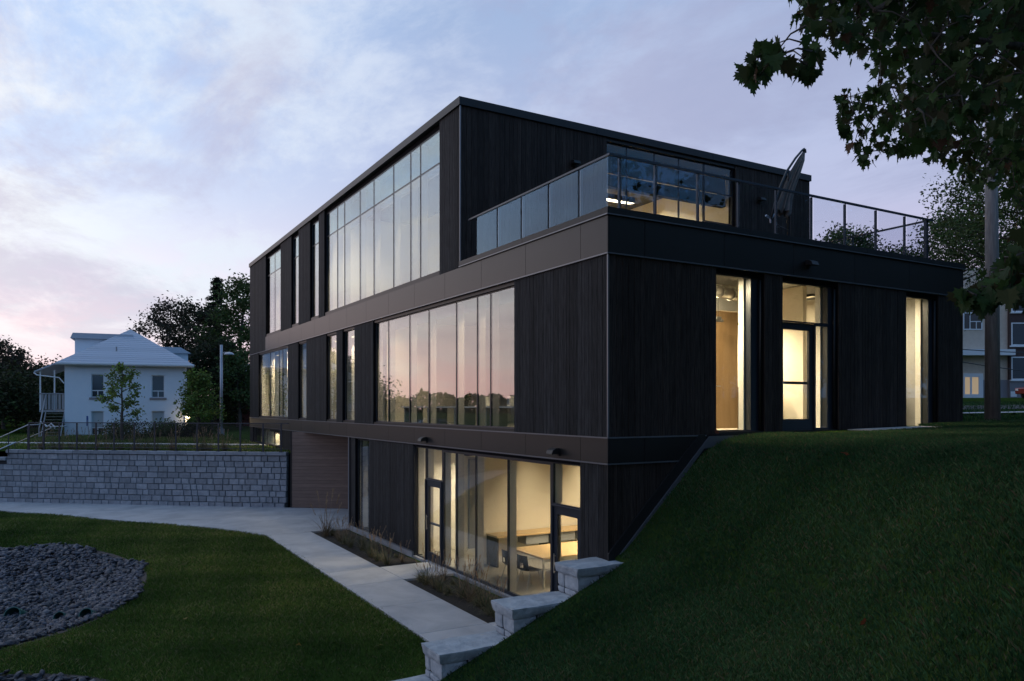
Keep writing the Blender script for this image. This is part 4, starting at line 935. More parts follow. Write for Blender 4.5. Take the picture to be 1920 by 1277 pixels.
# ------------------------------------------------------------------ street lamp
lpz = AT(415, 50, 2.75); t = thing('street_lamp', 'tall pale lamp post with a round shade beside the dark trees', 'street lamp', lpz)
t.rotation_euler = (0, 0, R(-30))
m_ = MB(); m_.tube([(0, 0, 0), (0, 0, 5.6)], [.10, .085], 12); part('pole', m_, galv, t, smooth=True)
m_ = MB(); m_.tube([(0, 0, -.3), (0, 0, .12)], [.2, .2], 12); part('base', m_, galv, t)
m_ = MB(); m_.tube([(0, 0, 4.98), (.2, 0, 5.12), (.5, 0, 5.02)], .03, 8); part('arm', m_, galv, t)
m_ = MB(); m_.tube([(.5, 0, 5.14), (.5, 0, 5.10), (.5, 0, 5.02), (.5, 0, 4.96)], [.05, .2, .31, .33], 18); part('shade', m_, galv, t, smooth=False)

# ------------------------------------------------------------------ brick building at the edge of the facade
bp = AT(446, 66, 2.6); t = thing('brick_building', 'small red brick building with light roof half hidden by trees', 'building', bp, R(-30))
m_ = MB(); m_.box(0, 9, 0, 6, -.4, 4.2); part('wall', m_, brickm, t)
m_ = MB(); m_.prism([(-.4, -.5, 4.2), (9.4, -.5, 4.2), (9.4, 3, 5.4), (-.4, 3, 5.4)], (0, 0, .12)); m_.prism([(-.4, 6.5, 4.2), (9.4, 6.5, 4.2), (9.4, 3.002, 5.4), (-.4, 3.002, 5.4)], (0, 0, .12)); part('roof', m_, shing, t)
m_ = MB(); m_.box(3, 4.2, -.02, .0, 1.2, 2.6); part('window', m_, darkglass, t)

# ------------------------------------------------------------------ apartment building on the right
ad_ = 72.0; bz = 5.15; k_ = ad_ / FPX; t = thing('apartment_building', 'beige and brown brick apartment block with white trim across the street', 'building', AT(1790, ad_, bz), R(-30)); AB = t
def ax(px): return (px - 1790) * k_
def azz(py): return ZD(py, ad_) - bz
def abox(name, p0, p1, y0, y1, z0, z1, m, parent=None): m_ = MB(); m_.box(p0, p1, y0, y1, z0, z1); return part(name, m_, m, parent or AB)
abox('wall', ax(1720), ax(1893), .3, 9, -.5, azz(500), beigem); abox('wall', ax(1893.2), ax(2100), 0, 9, azz(712), azz(500), dbrick)
abox('foundation', ax(1893.2), ax(2100), -.03, .4, -.6, azz(712) - .003, mat('grey_base', (.22, .22, .24), .85)); abox('foundation', ax(1846), ax(1893), .26, .298, -.6, azz(712), MATS['grey_base'])
abox('balcony_slab', ax(1720), ax(1892.5), -.9, .297, azz(667), azz(656), wtrim)
for pa, pb, ya, yb, dk in ((1809, 1845, 618, 553, 0), (1896, 1932, 712, 669, 1), (1896, 1932, 648, 605, 1), (1896, 1932, 585, 540, 1), (1760, 1796, 618, 553, 0)):
    y_ = .24 if dk == 0 else -.05; a, b = ax(pa), ax(pb); z0, z1 = azz(ya), azz(yb); m_ = MB(); f_ = .10
    m_.box(a, b, y_, y_ + .055, z0, z0 + f_); m_.box(a, b, y_, y_ + .055, z1 - f_, z1); m_.box(a, a + f_, y_, y_ + .055, z0 + f_, z1 - f_); m_.box(b - f_, b, y_, y_ + .055, z0 + f_, z1 - f_)
    if dk == 0:
        zm = z0 + 1.6; m_.box(a + f_, b - f_, y_, y_ + .054, zm - .05, zm + .05); m_.box(a + .6, a + .68, y_, y_ + .053, z0 + f_, zm - .05); m_.box(a + .681, b - f_, y_, y_ + .053, z0 + .75, z0 + .82); m_.box(a + 1.2, a + 1.27, y_, y_ + .052, z0 + f_, z0 + .749)
    wf = part('window', m_, wtrim, AB); abox('pane', a + f_, b - f_, y_ + .02, y_ + .03, z0 + f_, z1 - f_, mat('apt_glass' + str(pa) + str(ya), (.045, .028, .024) if dk == 0 else (.02, .02, .028), .15), wf)
    if dk: abox('window_sill', a - .15, b + .15, y_ - .12, y_ + .05, z0 - .14, z0 - .002, wtrim, wf)
a, b = ax(1809), ax(1846); m_ = MB(); z1 = azz(700)
for q in ((a, a + .14), (a + .62, a + .80), (a + 1.42, b)): m_.box(q[0], q[1], .2, .298, 0, z1)
m_.box(a + .14, a + .62, .2, .298, z1 - .35, z1); m_.box(a + .80, a + 1.42, .2, .298, z1 - .35, z1); m_.box(a + .14, a + .62, .2, .298, 0, .35); m_.box(a + .80, a + 1.42, .2, .298, 0, .35)
dd_ = part('door', m_, wtrim, AB); abox('pane', a + .14, a + .62, .24, .25, .35, z1 - .35, litglass, dd_); abox('pane', a + .80, a + 1.42, .24, .25, .35, z1 - .35, litglass, dd_)
abox('window', ax(1894.5), ax(1906), -.06, -.033, azz(744), azz(734), wtrim); 
# street, sidewalk
def strip(name, m, d0, d1, z, th=.02):
    m_ = MB(); V = []
    for X in np.arange(8, 60, 3.0):
        for D_ in (d0, d1): p = CW(X, D_); V.append((p.x, p.y, float(H(p.x, p.y)) + z))
    m_.v = V; m_.f = [(2 * i, 2 * i + 1, 2 * i + 3, 2 * i + 2) for i in range(len(V) // 2 - 1)]; return ob(name, m_.mesh(name, m), kind='structure')
strip('sidewalk', concm, 24.8, 25.8, .09); strip('street', asph, 31, 38, .04)
m_ = MB(); m_.prism([(6.6, -1.35, 3.70), (9.2, -1.35, 3.74), (9.2, -.12, 3.74), (6.6, -.12, 3.70)], (0, 0, .10)); m_.prism([(4.4, -1.2, 3.66), (6.58, -1.2, 3.66), (6.58, -.12, 3.66), (4.4, -.12, 3.66)], (0, 0, .07)); ob('paving_pad', m_.mesh('paving_pad', concm), kind='structure')
# utility pole and wires
pp = AT(1861, 20, 0); pz = float(H(pp.x, pp.y)); t = thing('utility_pole', 'weathered round wooden utility pole rising behind the maple leaves', 'utility pole', (pp.x, pp.y, pz))
m_ = MB(); m_.tube([(0, 0, -.3), (-.02, 0, 4), (-.06, .02, 8.6)], [.185, .16, .13], 16); part('pole', m_, polem, t, smooth=True)
m_ = MB(); m_.box(-.9, .9, -.05, .05, 8.2, 8.32, Matrix.Rotation(R(-20), 4, 'Z')); part('crossarm', m_, polem, t)
m_ = MB(); m_.tube([(.19, -.05, -.1), (.155, -.04, 3.0)], .022, 6); part('conduit', m_, blackp, t)
for k, (z_, lab) in enumerate(((6.10, 'upper dark overhead cable crossing in front of the apartment block'), (5.70, 'lower thin overhead cable sagging across the apartment block'))):
    t = thing('overhead_cable', lab, 'cable', (0, 0, 0)); m_ = MB(); pts = []
    for i in range(13): f = i / 12; p = AT(1806, 24 + 10 * 0, 0).lerp(AT(2300, 27, 0), f); pts.append((p.x, p.y, z_ + (.7 - k * .9) * f - 1.2 * f * (1 - f)))
    m_.tube([tuple(AT(1700, 24, z_ + .05))] + pts, .014, 5); part('cable', m_, blackp, t)
# red car at the right edge
cp = AT(1969, 58, 0); t = thing('parked_car', 'red car parked at the right edge below the apartment windows', 'car', (cp.x, cp.y, float(H(cp.x, cp.y))), R(-30))
m_ = MB(); pr = [(-2.1, .35), (-2.15, .8), (-1.3, .95), (-.8, 1.42), (.8, 1.45), (1.5, 1.0), (2.15, .9), (2.2, .35)]
m_.prism([(x, -.85, z) for x, z in pr], (0, 1.7, 0)); part('body', m_, redcar, t, bevel=.04)
m_ = MB(); m_.prism([(x, -.865, z) for x, z in ((-1.2, .98), (-.75, 1.36), (.75, 1.38), (1.3, 1.0))], (0, .01, 0)); part('side_window', m_, darkglass, t)
for wx_ in (-1.35, 1.4):
    for wy in (-.86, .66): m_ = MB(); m_.tube([(wx_, wy, .32), (wx_, wy + .2, .32)], .32, 18); wh = part('wheel', m_, rubber, t); m_ = MB(); m_.tube([(wx_, wy - .01, .32), (wx_, wy + .21, .32)], .19, 12); part('rim', m_, silver, wh)
m_ = MB(); m_.box(-2.17, -2.10, -.7, -.4, .6, .75); part('headlight', m_, wtrim, t); m_ = MB(); m_.box(-2.17, -2.10, .4, .7, .6, .75); part('headlight', m_, wtrim, t)

# ------------------------------------------------------------------ gravel basins
def stone_proto(seed):
    rs = random.Random(seed); bm = bmesh.new(); bmesh.ops.create_icosphere(bm, subdivisions=1, radius=1)
    sc = (rs.uniform(.8, 1.2), rs.uniform(.55, .85), rs.uniform(.28, .45))
    for v in bm.verts: v.co = Vector((v.co.x * sc[0], v.co.y * sc[1], v.co.z * sc[2])) * rs.uniform(.78, 1.15)
    bmesh.ops.triangulate(bm, faces=bm.faces[:]); me = bpy.data.meshes.new('stone'); bm.to_mesh(me); bm.free(); me.materials.append(gravm); return me
def set_tint(me, c):
    a = me.color_attributes.new('tint', 'FLOAT_COLOR', 'POINT'); a.data.foreach_set('color', np.tile(np.array([*c, 1], np.float32), len(me.vertices)))
protos = [stone_proto(i) for i in range(6)]
for me, c in zip(protos, ((1, 1, 1), (.8, .82, .9), (1.2, 1.15, 1.1), (.65, .68, .75), (1, .98, 1.05), (1.5, 1.4, 1.3))): set_tint(me, c)
gb = ob('gravel_bed', None, kind='structure')
cand = []; rs = random.Random(9)
def add_stones(fn, x0, x1, y0, y1, den):
    for _ in range(int((x1 - x0) * (y1 - y0) * den)):
        x, y = rs.uniform(x0, x1), rs.uniform(y0, y1); e_ = float(fn(x, y))
        edge = 1 + .035 * math.sin(7 * math.atan2(y - 11.4, x + 11.3)) + rs.uniform(-.012, .012)
        if e_ < edge: cand.append((x, y, float(H(x, y)) + rs.uniform(.02, .09), rs.uniform(.05, .12) * (1.25 if rs.random() < .12 else 1)))
add_stones(basinf, -17, -6, 4.4, 18.6, 155); add_stones(basin2f, -14, -6.6, -.4, 4.9, 155)
pxs = [PX(c[:3]) for c in cand]
order = sorted(range(len(cand)), key=lambda i: -(cand[i][3] / pxs[i][2] if (0 < pxs[i][0] < 1920 and pxs[i][1] < 1277) else 0)); top = set(order[:300])
VS = []; FS = []; TS = []; nb = 0
for i, (x, y, z, s_) in enumerate(cand):
    k = rs.choice((0, 0, 1, 1, 2, 3, 3, 4, 4, 5 if rs.random() < .4 else 1)); me = protos[k]; rot = Matrix.Rotation(rs.uniform(0, 6.3), 4, 'Z') @ Matrix.Rotation(rs.gauss(0, .45), 4, 'X') @ Matrix.Rotation(rs.gauss(0, .4), 4, 'Y')
    if i in top: o = ob('stone', me, gb); o.matrix_local = Matrix.Translation((x, y, z)) @ rot @ Matrix.Scale(s_, 4)
    else:
        co = np.array([v.co for v in me.vertices]) @ np.array(rot.to_3x3()).T * s_ + np.array([x, y, z]); VS.append(co); FS.append(np.array([p.vertices[:] for p in me.polygons]) + nb); nb += len(co)
        c_ = ((1, 1, 1), (.8, .82, .9), (1.2, 1.15, 1.1), (.65, .68, .75), (1, .98, 1.05), (1.5, 1.4, 1.3))[k]; TS.append(np.tile(np.array(c_) * rs.uniform(.6, 1.4), (len(co), 1)))
ob('stones', np_mesh('stones', np.concatenate(VS), np.concatenate(FS).ravel(), 3, gravm, np.concatenate(TS)), gb, kind='stuff')
m_ = MB()   # bare earth under the stones
for fn_c, (cx, cy, rx, ry) in ((0, (-11.3, 11.4, 4.56, 6.58)), (1, (-10.3, 1.9, 2.69, 2.19))):
    rings = 9; n = 48; b0 = len(m_.v)
    for j in range(rings):
        for k in range(n): an = 2 * math.pi * k / n; f = j / (rings - 1); x, y = cx + rx * f * math.cos(an), cy + ry * f * math.sin(an); m_.v.append((x, y, float(H(x, y)) + .012))
    for j in range(rings - 1):
        for k in range(n): k2 = (k + 1) % n; m_.f.append((b0 + j * n + k, b0 + j * n + k2, b0 + (j + 1) * n + k2, b0 + (j + 1) * n + k))
ob('bare_earth', m_.mesh('bare_earth', mat('earth', (.05, .04, .034), 1, col2=(.09, .07, .06), nscale=6)), kind='structure')
for px_, py_, r_, lab in ((22, 1153, .20, 'leftmost and largest green drain pipe opening among the stones'), (110, 1157, .13, 'middle green drain pipe opening among the stones'), (160, 1152, .14, 'rightmost green drain pipe opening near the lawn edge')):
    r = ray(px_, py_); tt = 10.0
    while CAM.z + r.z * tt > float(H(CAM.x + r.x * tt, CAM.y + r.y * tt)) + .13 and tt < 40: tt += .05
    p = CAM + r * tt; d_ = Vector((s3, c3, -.55)).normalized()
    t = thing('drain_pipe', lab, 'drain pipe', p, 0, 'green drain pipes in the stones'); m_ = MB(); n = 20; a_ = d_.orthogonal().normalized(); b_ = d_.cross(a_)
    for rr_, dd in ((r_, 0), (r_, .5), (r_ * .9, .5), (r_ * .9, 0)):
        for k in range(n): an = 2 * math.pi * k / n; m_.v.append(tuple(d_ * dd + (a_ * math.cos(an) + b_ * math.sin(an)) * rr_))
    for j in range(4):
        for k in range(n): k2 = (k + 1) % n; j2 = (j + 1) % 4; m_.f.append((j * n + k, j * n + k2, j2 * n + k2, j2 * n + k))
    part('pipe', m_, pipem, t, smooth=False)
    m_ = MB(); m_.tube([d_ * .42, d_ * .48], r_ * .89, 16); part('inner_end', m_, rubber, t)

# ------------------------------------------------------------------ grass
LEp = [(-2.87, .42), (-2.87, 14.8), (-2.93, 14.97), (-4.02, 17.22), (-5.5, 19.06), (-8.06, 22.64), (-10.99, 26.53), (-17, 33.5)]
def path_edge_x(y): return np.interp(y, [p[1] for p in LEp], [p[0] for p in LEp])
def grass(name, n, sampler, hgt, wid, cols, lean=.5, seed=1, parent=None):
    rs = np.random.RandomState(seed); x, y, z, k = sampler(rs, n); n = len(x)
    an = rs.rand(n) * 2 * np.pi; h = hgt * (.55 + .8 * rs.rand(n)) * k; w2 = wid * (.7 + .6 * rs.rand(n)) * .5 * k
    la = rs.rand(n) * 2 * np.pi; ll = h * lean * np.abs(rs.normal(size=n)).clip(0, 1.8)
    bx_, by_ = np.cos(an) * w2, np.sin(an) * w2
    # two segments: base quad-ish + tip -> 2 triangles sharing an edge (root pair, bent mid, tip)
    V = np.zeros((n, 4, 3)); V[:, 0] = np.stack([x - bx_, y - by_, z - .01], 1); V[:, 1] = np.stack([x + bx_, y + by_, z - .01], 1)
    V[:, 2] = np.stack([x + np.cos(la) * ll * .35 + bx_ * .7, y + np.sin(la) * ll * .35 + by_ * .7, z + h * .6], 1); V[:, 3] = np.stack([x + np.cos(la) * ll, y + np.sin(la) * ll, z + h * .95], 1)
    i0 = np.arange(n) * 4; F = np.stack([i0, i0 + 1, i0 + 2, i0, i0 + 2, i0 + 3], 1).ravel()
    ci = rs.rand(n); base = np.array(cols)[rs.choice(len(cols), n, p=None)]
    patch = (.5 + .5 * np.sin(x * .55 + 1.3 * np.sin(y * .43)) * np.cos(y * .61 + x * .21)) * .6 + .4 * (.5 + .5 * np.sin(x * 2.3 + y * 1.1) * np.sin(y * 1.9 - x * .8))
    tint = base * (.45 + 1.05 * patch)[:, None] * (.7 + .6 * rs.rand(n))[:, None]; tint[:, 0] *= (.85 + .5 * patch)
    o = ob(name, np_mesh(name, V.reshape(-1, 3), F, 3, grassb, np.repeat(tint, 4, 0)), kind='stuff'); return o
def inview(x, y, z, m=60):
    dx_, dy_ = x - CAM.x, y - CAM.y; X = dx_ * c3 - dy_ * s3; Y = dx_ * s3 + dy_ * c3; Y = np.where(Y < .1, .1, Y); u = 960 + FPX * X / Y; v = 763 - FPX * (z - CAM.z) / Y
    return (u > -m) & (u < 1920 + m) & (v < 1277 + m * 2) & (Y > .5)
def samp_hill(rs, n):
    x = rs.uniform(-9, 13, n); y = -rs.rand(n) ** 1.0 * 10.5 - .05; z = H(x, y); ok = inview(x, y, z)
    ok &= ~((y > -.37) & (x < .13)); ok &= ~((x > 4.4) & (x < 9.2) & (y > -1.32)); ok &= ~((y > -.1) & (x > 0))
    x, y, z = x[ok], y[ok], z[ok]; return x, y, z, np.ones(len(x)) * np.where((x < 1.2) & (y > -.9), .75, 1)
HC = [(.034, .098, .038), (.028, .086, .036), (.044, .110, .038), (.062, .112, .048)]
HC2 = HC + HC + [(.10, .10, .055)]
o = grass('grass', 850000, samp_hill, .062, .0055, HC2, lean=.6, seed=3); tag(o, 'dark unmown grass covering the steep bank below the building', 'grass')
def samp_hill2(rs, n):
    x = rs.uniform(11.4, 40, n); y = rs.uniform(-14, 30, n); z = H(x, y); ok = inview(x, y, z); x, y, z = x[ok], y[ok], z[ok]; return x, y, z, np.ones(len(x)) * 1.3
o = grass('grass', 60000, samp_hill2, .08, .02, HC, seed=4); tag(o, 'grass around the utility pole right of the building', 'grass')
def samp_low(rs, n):
    x = rs.uniform(-17, -2.7, n); y = rs.uniform(-.5, 30, n); z = H(x, y); pe = path_edge_x(y); ok = inview(x, y, z) & (x < pe + .02 + .05 * rs.rand(n)); ok &= (basinf(x, y) > 1.0 + .03 * rs.rand(n)) & (basin2f(x, y) > 1.0)
    ok &= ~((y < .42) & (x > -3.6)); dist = np.hypot(x - CAM.x, y - CAM.y); ok &= rs.rand(n) < np.clip(14 / dist, 0, 1) ** .6
    x, y, z = x[ok], y[ok], z[ok]; return x, y, z, (.9 + .02 * (np.hypot(x - CAM.x, y - CAM.y) - 13).clip(0, 20))
LC = [(.090, .155, .030), (.110, .172, .038), (.070, .132, .027), (.19, .20, .085)]
o = grass('grass', 560000, samp_low, .062, .0085, LC, lean=.7, seed=5); tag(o, 'mown lawn around the stone basin beside the path', 'grass')
def samp_yard(rs, n):
    u = rs.uniform(-2, 24, n); v = rs.uniform(.5, 24, n); ok = ~((v > 5.1) & (v < 6.6)); u, v = u[ok], v[ok]; p = np.array([WO.x, WO.y]) + u[:, None] * np.array([WE.x, WE.y]) + v[:, None] * np.array([WN.x, WN.y])
    ok = (p[:, 0] < -.02); p = p[ok]; v = v[ok]; return p[:, 0], p[:, 1], YH(v) + .0, np.ones(len(v)) * 1.5
o = grass('grass', 60000, samp_yard, .07, .03, LC, seed=6); tag(o, 'green lawn of the upper yard behind the railing', 'grass')

# ------------------------------------------------------------------ ornamental grasses
def clump_mesh(seed, h, nb_, plume, green=(.07, .095, .038), straw=(.36, .25, .15), spread=.8):
    rs = np.random.RandomState(seed); V = []; F = []; T = []
    def blade(p, d, L_, w_, c, droop, segs=4):
        b0 = len(V); side = np.cross(d, [0, 0, 1.0]); side /= (np.linalg.norm(side) + 1e-6); pos = np.array(p, float); dd = np.array(d, float)
        for s_ in range(segs + 1):
            ww = w_ * (1 - s_ / segs) ** .7 * .5 + .0008; V.append(pos - side * ww); V.append(pos + side * ww); T.extend([c, c]); pos = pos + dd * L_ / segs; dd = dd + np.array([0, 0, -droop / segs]); dd /= np.linalg.norm(dd)
        for s_ in range(segs): a = b0 + 2 * s_; F.extend([a, a + 1, a + 3, a + 2])
    for _ in range(nb_):
        an = rs.rand() * 6.28; el_ = rs.uniform(.55, 1.35); d = np.array([math.cos(an) * math.cos(el_), math.sin(an) * math.cos(el_), math.sin(el_)])
        mixc = rs.rand(); c = np.array(green) * (1 - mixc * .6) * (.7 + .7 * rs.rand()) + np.array(straw) * mixc * .5; blade((rs.normal() * .03, rs.normal() * .03, 0), d, h * rs.uniform(.35, .75) , .012, c, rs.uniform(.6, 1.6) * spread)
    for _ in range(plume):
        an = rs.rand() * 6.28; el_ = rs.uniform(1.15, 1.5); d = np.array([math.cos(an) * math.cos(el_), math.sin(an) * math.cos(el_), math.sin(el_)])
        p = np.array([rs.normal() * .03, rs.normal() * .03, 0]); L_ = h * rs.uniform(.75, 1.1); blade(p, d, L_, .006, np.array(straw) * .9, .15); tip = p + d * L_ * .98
        for _ in range(26):
            q = tip - d * rs.rand() * .22; a2 = rs.rand() * 6.28; dd = d + .45 * np.array([math.cos(a2), math.sin(a2), 0]); dd /= np.linalg.norm(dd); blade(q, dd, .06, .007, np.array(straw) * rs.uniform(.7, 1.3), .1, 2)
    return np_mesh('tuft', np.array(V), np.array(F), 4, strawm, np.array(T))
CM = [clump_mesh(i, .8, 90, 4) for i in range(3)] + [clump_mesh(10 + i, .5, 140, 0, spread=1.1) for i in range(2)] + [clump_mesh(20, .85, 60, 7, green=(.09, .07, .04))]
rs = random.Random(4)
def clump(x, y, z, k, s_, label, group): o = ob('ornamental_grass', CM[k], loc=(x, y, z)); o.rotation_euler = (0, 0, rs.uniform(0, 6.3)); o.scale = (s_,) * 3; o['kind'] = 'thing'; tag(o, label, 'ornamental grass', group); return o
ORD = ['first', 'second', 'third', 'fourth', 'fifth', 'sixth', 'seventh', 'eighth', 'ninth', 'tenth', 'eleventh', 'twelfth', 'thirteenth', 'fourteenth', 'fifteenth', 'sixteenth', 'seventeenth', 'eighteenth', 'nineteenth', 'twentieth']
GF, GN, GY = 'grasses in the far planting strip', 'grasses in the near planting strip', 'straw grasses behind the yard railing'
KIND = ['tall green grass clump with tan plumes', 'arching green grass clump with tan plumes', 'loose grass clump with tan plumes', 'low mop of green grass', 'low spreading tuft of green grass', 'dry brown upright grass clump']
for i in range(10):
    k = rs.choice((0, 1, 2, 3, 5)); clump(-1.0 + rs.uniform(-.12, .12), 8.5 + i * .6, .0, k, rs.uniform(.8, 1.1), KIND[k] + ', ' + ORD[i] + ' past the door pad, path side', GF)
for i in range(8):
    k = rs.choice((3, 4, 5)); clump(-.52 + rs.uniform(-.1, .1), 8.6 + i * .7, .0, k, rs.uniform(.6, .85), KIND[k] + ', ' + ORD[i] + ' past the door pad, wall side', GF)
for i in range(11):
    k = (0, 4, 1, 3, 5, 0, 3, 2, 5, 1, 4)[i]; clump(-.98 + rs.uniform(-.12, .12), 2.3 + i * .39, .0, k, rs.uniform(.95, 1.2), KIND[k] + ', ' + ORD[i] + ' from the stone steps, path side', GN)
for i in range(8):
    k = (4, 5, 3, 1, 4, 5, 3, 5)[i]; clump(-.5 + rs.uniform(-.1, .1), 2.45 + i * .5, .0, k, rs.uniform(.7, .95), KIND[k] + ', ' + ORD[i] + ' from the stone steps, glass side', GN)
clump(-1.15, 13.9, 0, 5, 1.75, 'tallest plumed grass at the far tip of the planting strip', GF)
for i, px_ in enumerate((72, 88, 117, 137, 155, 190, 205, 236, 262, 274, 297, 322, 345, 352, 389, 398, 414, 420, 443, 449)):
    p = AT(px_ + rs.uniform(-3, 3), 34.6 + rs.uniform(0, .6), 0); u = (Vector((p.x, p.y, 0)) - WO).dot(WE); q = WP(u, .7 + rs.uniform(0, .5), float(YH(.8)))
    o = clump(q.x, q.y, q.z, rs.choice((5, 5, 0, 1)), rs.uniform(.9, 1.35), 'dry straw coloured grass clump behind the yard railing, ' + ORD[i] + ' from the left', GY)

# ------------------------------------------------------------------ trees
def grow(rs, base, h, spread, n_limb, lean=(0, 0), start=.3):
    """trunk and limbs as tapered tubes; returns mesh builder and branch tip points"""
    m_ = MB(); tips = []; n = 7; pts = []; x, y = 0, 0
    for i in range(n): f = i / (n - 1); x += rs.gauss(0, .012 * h) + lean[0] * h / n; y += rs.gauss(0, .012 * h) + lean[1] * h / n; pts.append(Vector((x, y, f * h * .93)))
    r0 = h * .017 + .02; m_.tube([pts[0] - Vector((0, 0, .3))] + pts, [r0 * 1.25] + [r0 * (1 - .85 * i / (n - 1)) for i in range(n)], 8)
    for k in range(n_limb):
        f = start + (1 - start) * (k + .5) / n_limb; i = min(int(f * (n - 1)), n - 2); p = pts[i].lerp(pts[i + 1], f * (n - 1) - i); an = k * 2.4 + rs.uniform(-.4, .4)
        yield_len = spread * (1.0 - .65 * max(0, (f - start) / (1 - start)) ** 1.6) * rs.uniform(.75, 1.1); up = rs.uniform(.3, .7)
        q1 = p + Vector((math.cos(an) * yield_len * .5, math.sin(an) * yield_len * .5, yield_len * .28 * up + .1)); q2 = p + Vector((math.cos(an + rs.uniform(-.2, .2)) * yield_len, math.sin(an) * yield_len, yield_len * up * .7))
        m_.tube([p, q1, q2], [r0 * .42 * (1 - .6 * f), r0 * .25 * (1 - .6 * f), r0 * .08], 5); tips += [q1, q2, p.lerp(q2, .75), q1.lerp(q2, .5) + Vector((0, 0, .1 * spread))]
        for _ in range(3): a2 = an + rs.uniform(-1, 1); s_ = p.lerp(q2, rs.uniform(.4, .9)); e_ = s_ + Vector((math.cos(a2), math.sin(a2), rs.uniform(.0, .8))) * yield_len * .35; m_.tube([s_, e_], [r0 * .13, r0 * .04], 4); tips.append(e_)
    tips.append(pts[-1]); return m_, tips
def tree(name, label, cat, loc, h, spread, n_limb=12, n_leaf=5000, leaf=.2, col=(.035, .055, .018), colv=.5, seed=1, start=.3, clr=.16, group=None, flat=.8, rz=0):
    rs = random.Random(seed); t = thing(name, label, cat, loc, rz, group); m_, tips = grow(rs, None, h, spread, n_limb, start=start); part('trunk', m_, barkm, t, smooth=True)
    nr = np.random.RandomState(seed); tp = np.array([tuple(p) for p in tips]); idx = nr.randint(0, len(tp), n_leaf)
    # leaves gather in sprays round every tip; each spray has its own light or dark tone of leaf
    tone = nr.rand(len(tp)); off = nr.normal(size=(n_leaf, 3)) * np.array([1, 1, flat]) * spread * clr; c = tp[idx] + off
    P, F, T = leaf_quads(c, leaf, col, colv, nr); T = T * np.repeat((.6 + .8 * tone[idx])[:, None], 4, 0); ob('crown', np_mesh('crown', P, F, 4, leafm, np.clip(T, .002, 1)), t); return t
def conifer(label, loc, h, spread, n_leaf, col, seed, leaf=.25):
    rs = random.Random(seed); nr = np.random.RandomState(seed); t = thing('conifer_tree', label, 'tree', loc); m_ = MB(); m_.tube([(0, 0, -.3), (0, 0, h * .98)], [h * .018, .02], 7)
    cs = []
    for k in range(70):
        f = .12 + .88 * (k / 69); an = k * 2.4; L_ = spread * (1 - f) ** .8 * rs.uniform(.75, 1.15) + .15; e_ = Vector((math.cos(an) * L_, math.sin(an) * L_, h * f - L_ * .12)); m_.tube([(0, 0, h * f), e_], [.04, .01], 4)
        for _ in range(n_leaf // 70): g = nr.rand() ** .7; cs.append((e_.x * g + nr.normal() * .14, e_.y * g + nr.normal() * .14, h * f + (e_.z - h * f) * g + nr.normal() * .10))
    part('trunk', m_, barkm, t); P, F, T = leaf_quads(np.array(cs), leaf, col, .5, nr, ar=.35); ob('crown', np_mesh('crown', P, F, 4, leafm, T), t); return t
def bush(label, loc, r, hgt, n, leaf, col, seed, cat='bush', group=None):
    nr = np.random.RandomState(seed); t = thing('bush', label, cat, loc, 0, group); tp = nr.normal(size=(26, 3)); tp /= np.linalg.norm(tp, axis=1)[:, None]; tp *= np.array([r, r, hgt]) * nr.uniform(.4, .85, (26, 1)); tp[:, 2] = np.abs(tp[:, 2]) + hgt * .15
    idx = nr.randint(0, 26, n); c = tp[idx] + nr.normal(size=(n, 3)) * np.array([r, r, hgt]) * .22; c[:, 2] = np.abs(c[:, 2]); P, F, T = leaf_quads(c, leaf, col, .5, nr); T *= np.repeat((.6 + .8 * nr.rand(26)[idx])[:, None], 4, 0)
    ob('foliage', np_mesh('foliage', P, F, 4, leafm, T), t); m_ = MB()
    for k in range(6): m_.tube([(0, 0, -.1), tuple(tp[k] * .9)], [.02, .008], 4)
    part('stem', m_, barkm, t); return t
def gnd(p): d = (Vector((p.x, p.y, 0)) - WO).dot(WN); return float(YH(d))
def yard(px, dep): p = AT(px, dep, 0); p.z = gnd(p); return p
# young trees in the yard
tree('young_tree', 'slender young tree in front of the white house with a thin bright green crown', 'tree', yard(228, 43), 4.35, 1.15, 16, 1500, .17, (.14, .20, .045), .35, 21, .30, .13)
tree('young_tree', 'denser bright green young tree at the right corner of the white house', 'tree', yard(365, 45), 4.0, 1.05, 18, 3200, .17, (.125, .19, .045), .35, 22, .25, .20)
bush('rounded shrub under the slender young tree in front of the house', yard(238, 45.5), 1.55, 1.1, 2600, .13, (.06, .09, .028), 31)
bush('wide low shrub left of the house lamp', yard(322, 46.5), 1.5, .95, 2600, .13, (.06, .09, .028), 32)
bush('low dark shrub under the second young tree', yard(368, 46.5), 1.3, .9, 2200, .13, (.03, .045, .015), 33)
# wood behind house
DG = (.032, .044, .018); G2 = (.04, .058, .02)
tree('background_tree', 'loose tree rising behind the right slope of the white house roof', 'tree', yard(318, 66), 10.6, 3.0, 16, 5200, .24, (.05, .048, .034), .4, 41, .35, .15, 'trees behind the white house')
tree('background_tree', 'dense dark tree between the white house and the street lamp', 'tree', yard(372, 64), 10.4, 2.9, 18, 9000, .24, (.036, .042, .024), .4, 42, .2, .17, 'trees behind the white house')
conifer('tall dark spruce rising behind the street lamp', yard(407, 66), 12.6, 3.0, 8400, (.025, .034, .02), 43, .3)
tree('background_tree', 'tall green tree against the left edge of the black building', 'tree', yard(452, 62), 12.4, 2.7, 20, 11000, .24, (.06, .095, .028), .4, 44, .15, .17, 'trees behind the white house')
tree('background_tree', 'dark broad tree below the street lamp head', 'tree', yard(398, 58), 6.4, 2.8, 16, 8500, .22, (.024, .032, .014), .4, 45, .08, .20, 'trees behind the white house')
tree('background_tree', 'green tree partly hiding the small brick building', 'tree', yard(450, 57), 6.0, 1.5, 14, 4200, .2, (.06, .095, .03), .4, 46, .25, .2, 'trees behind the white house')
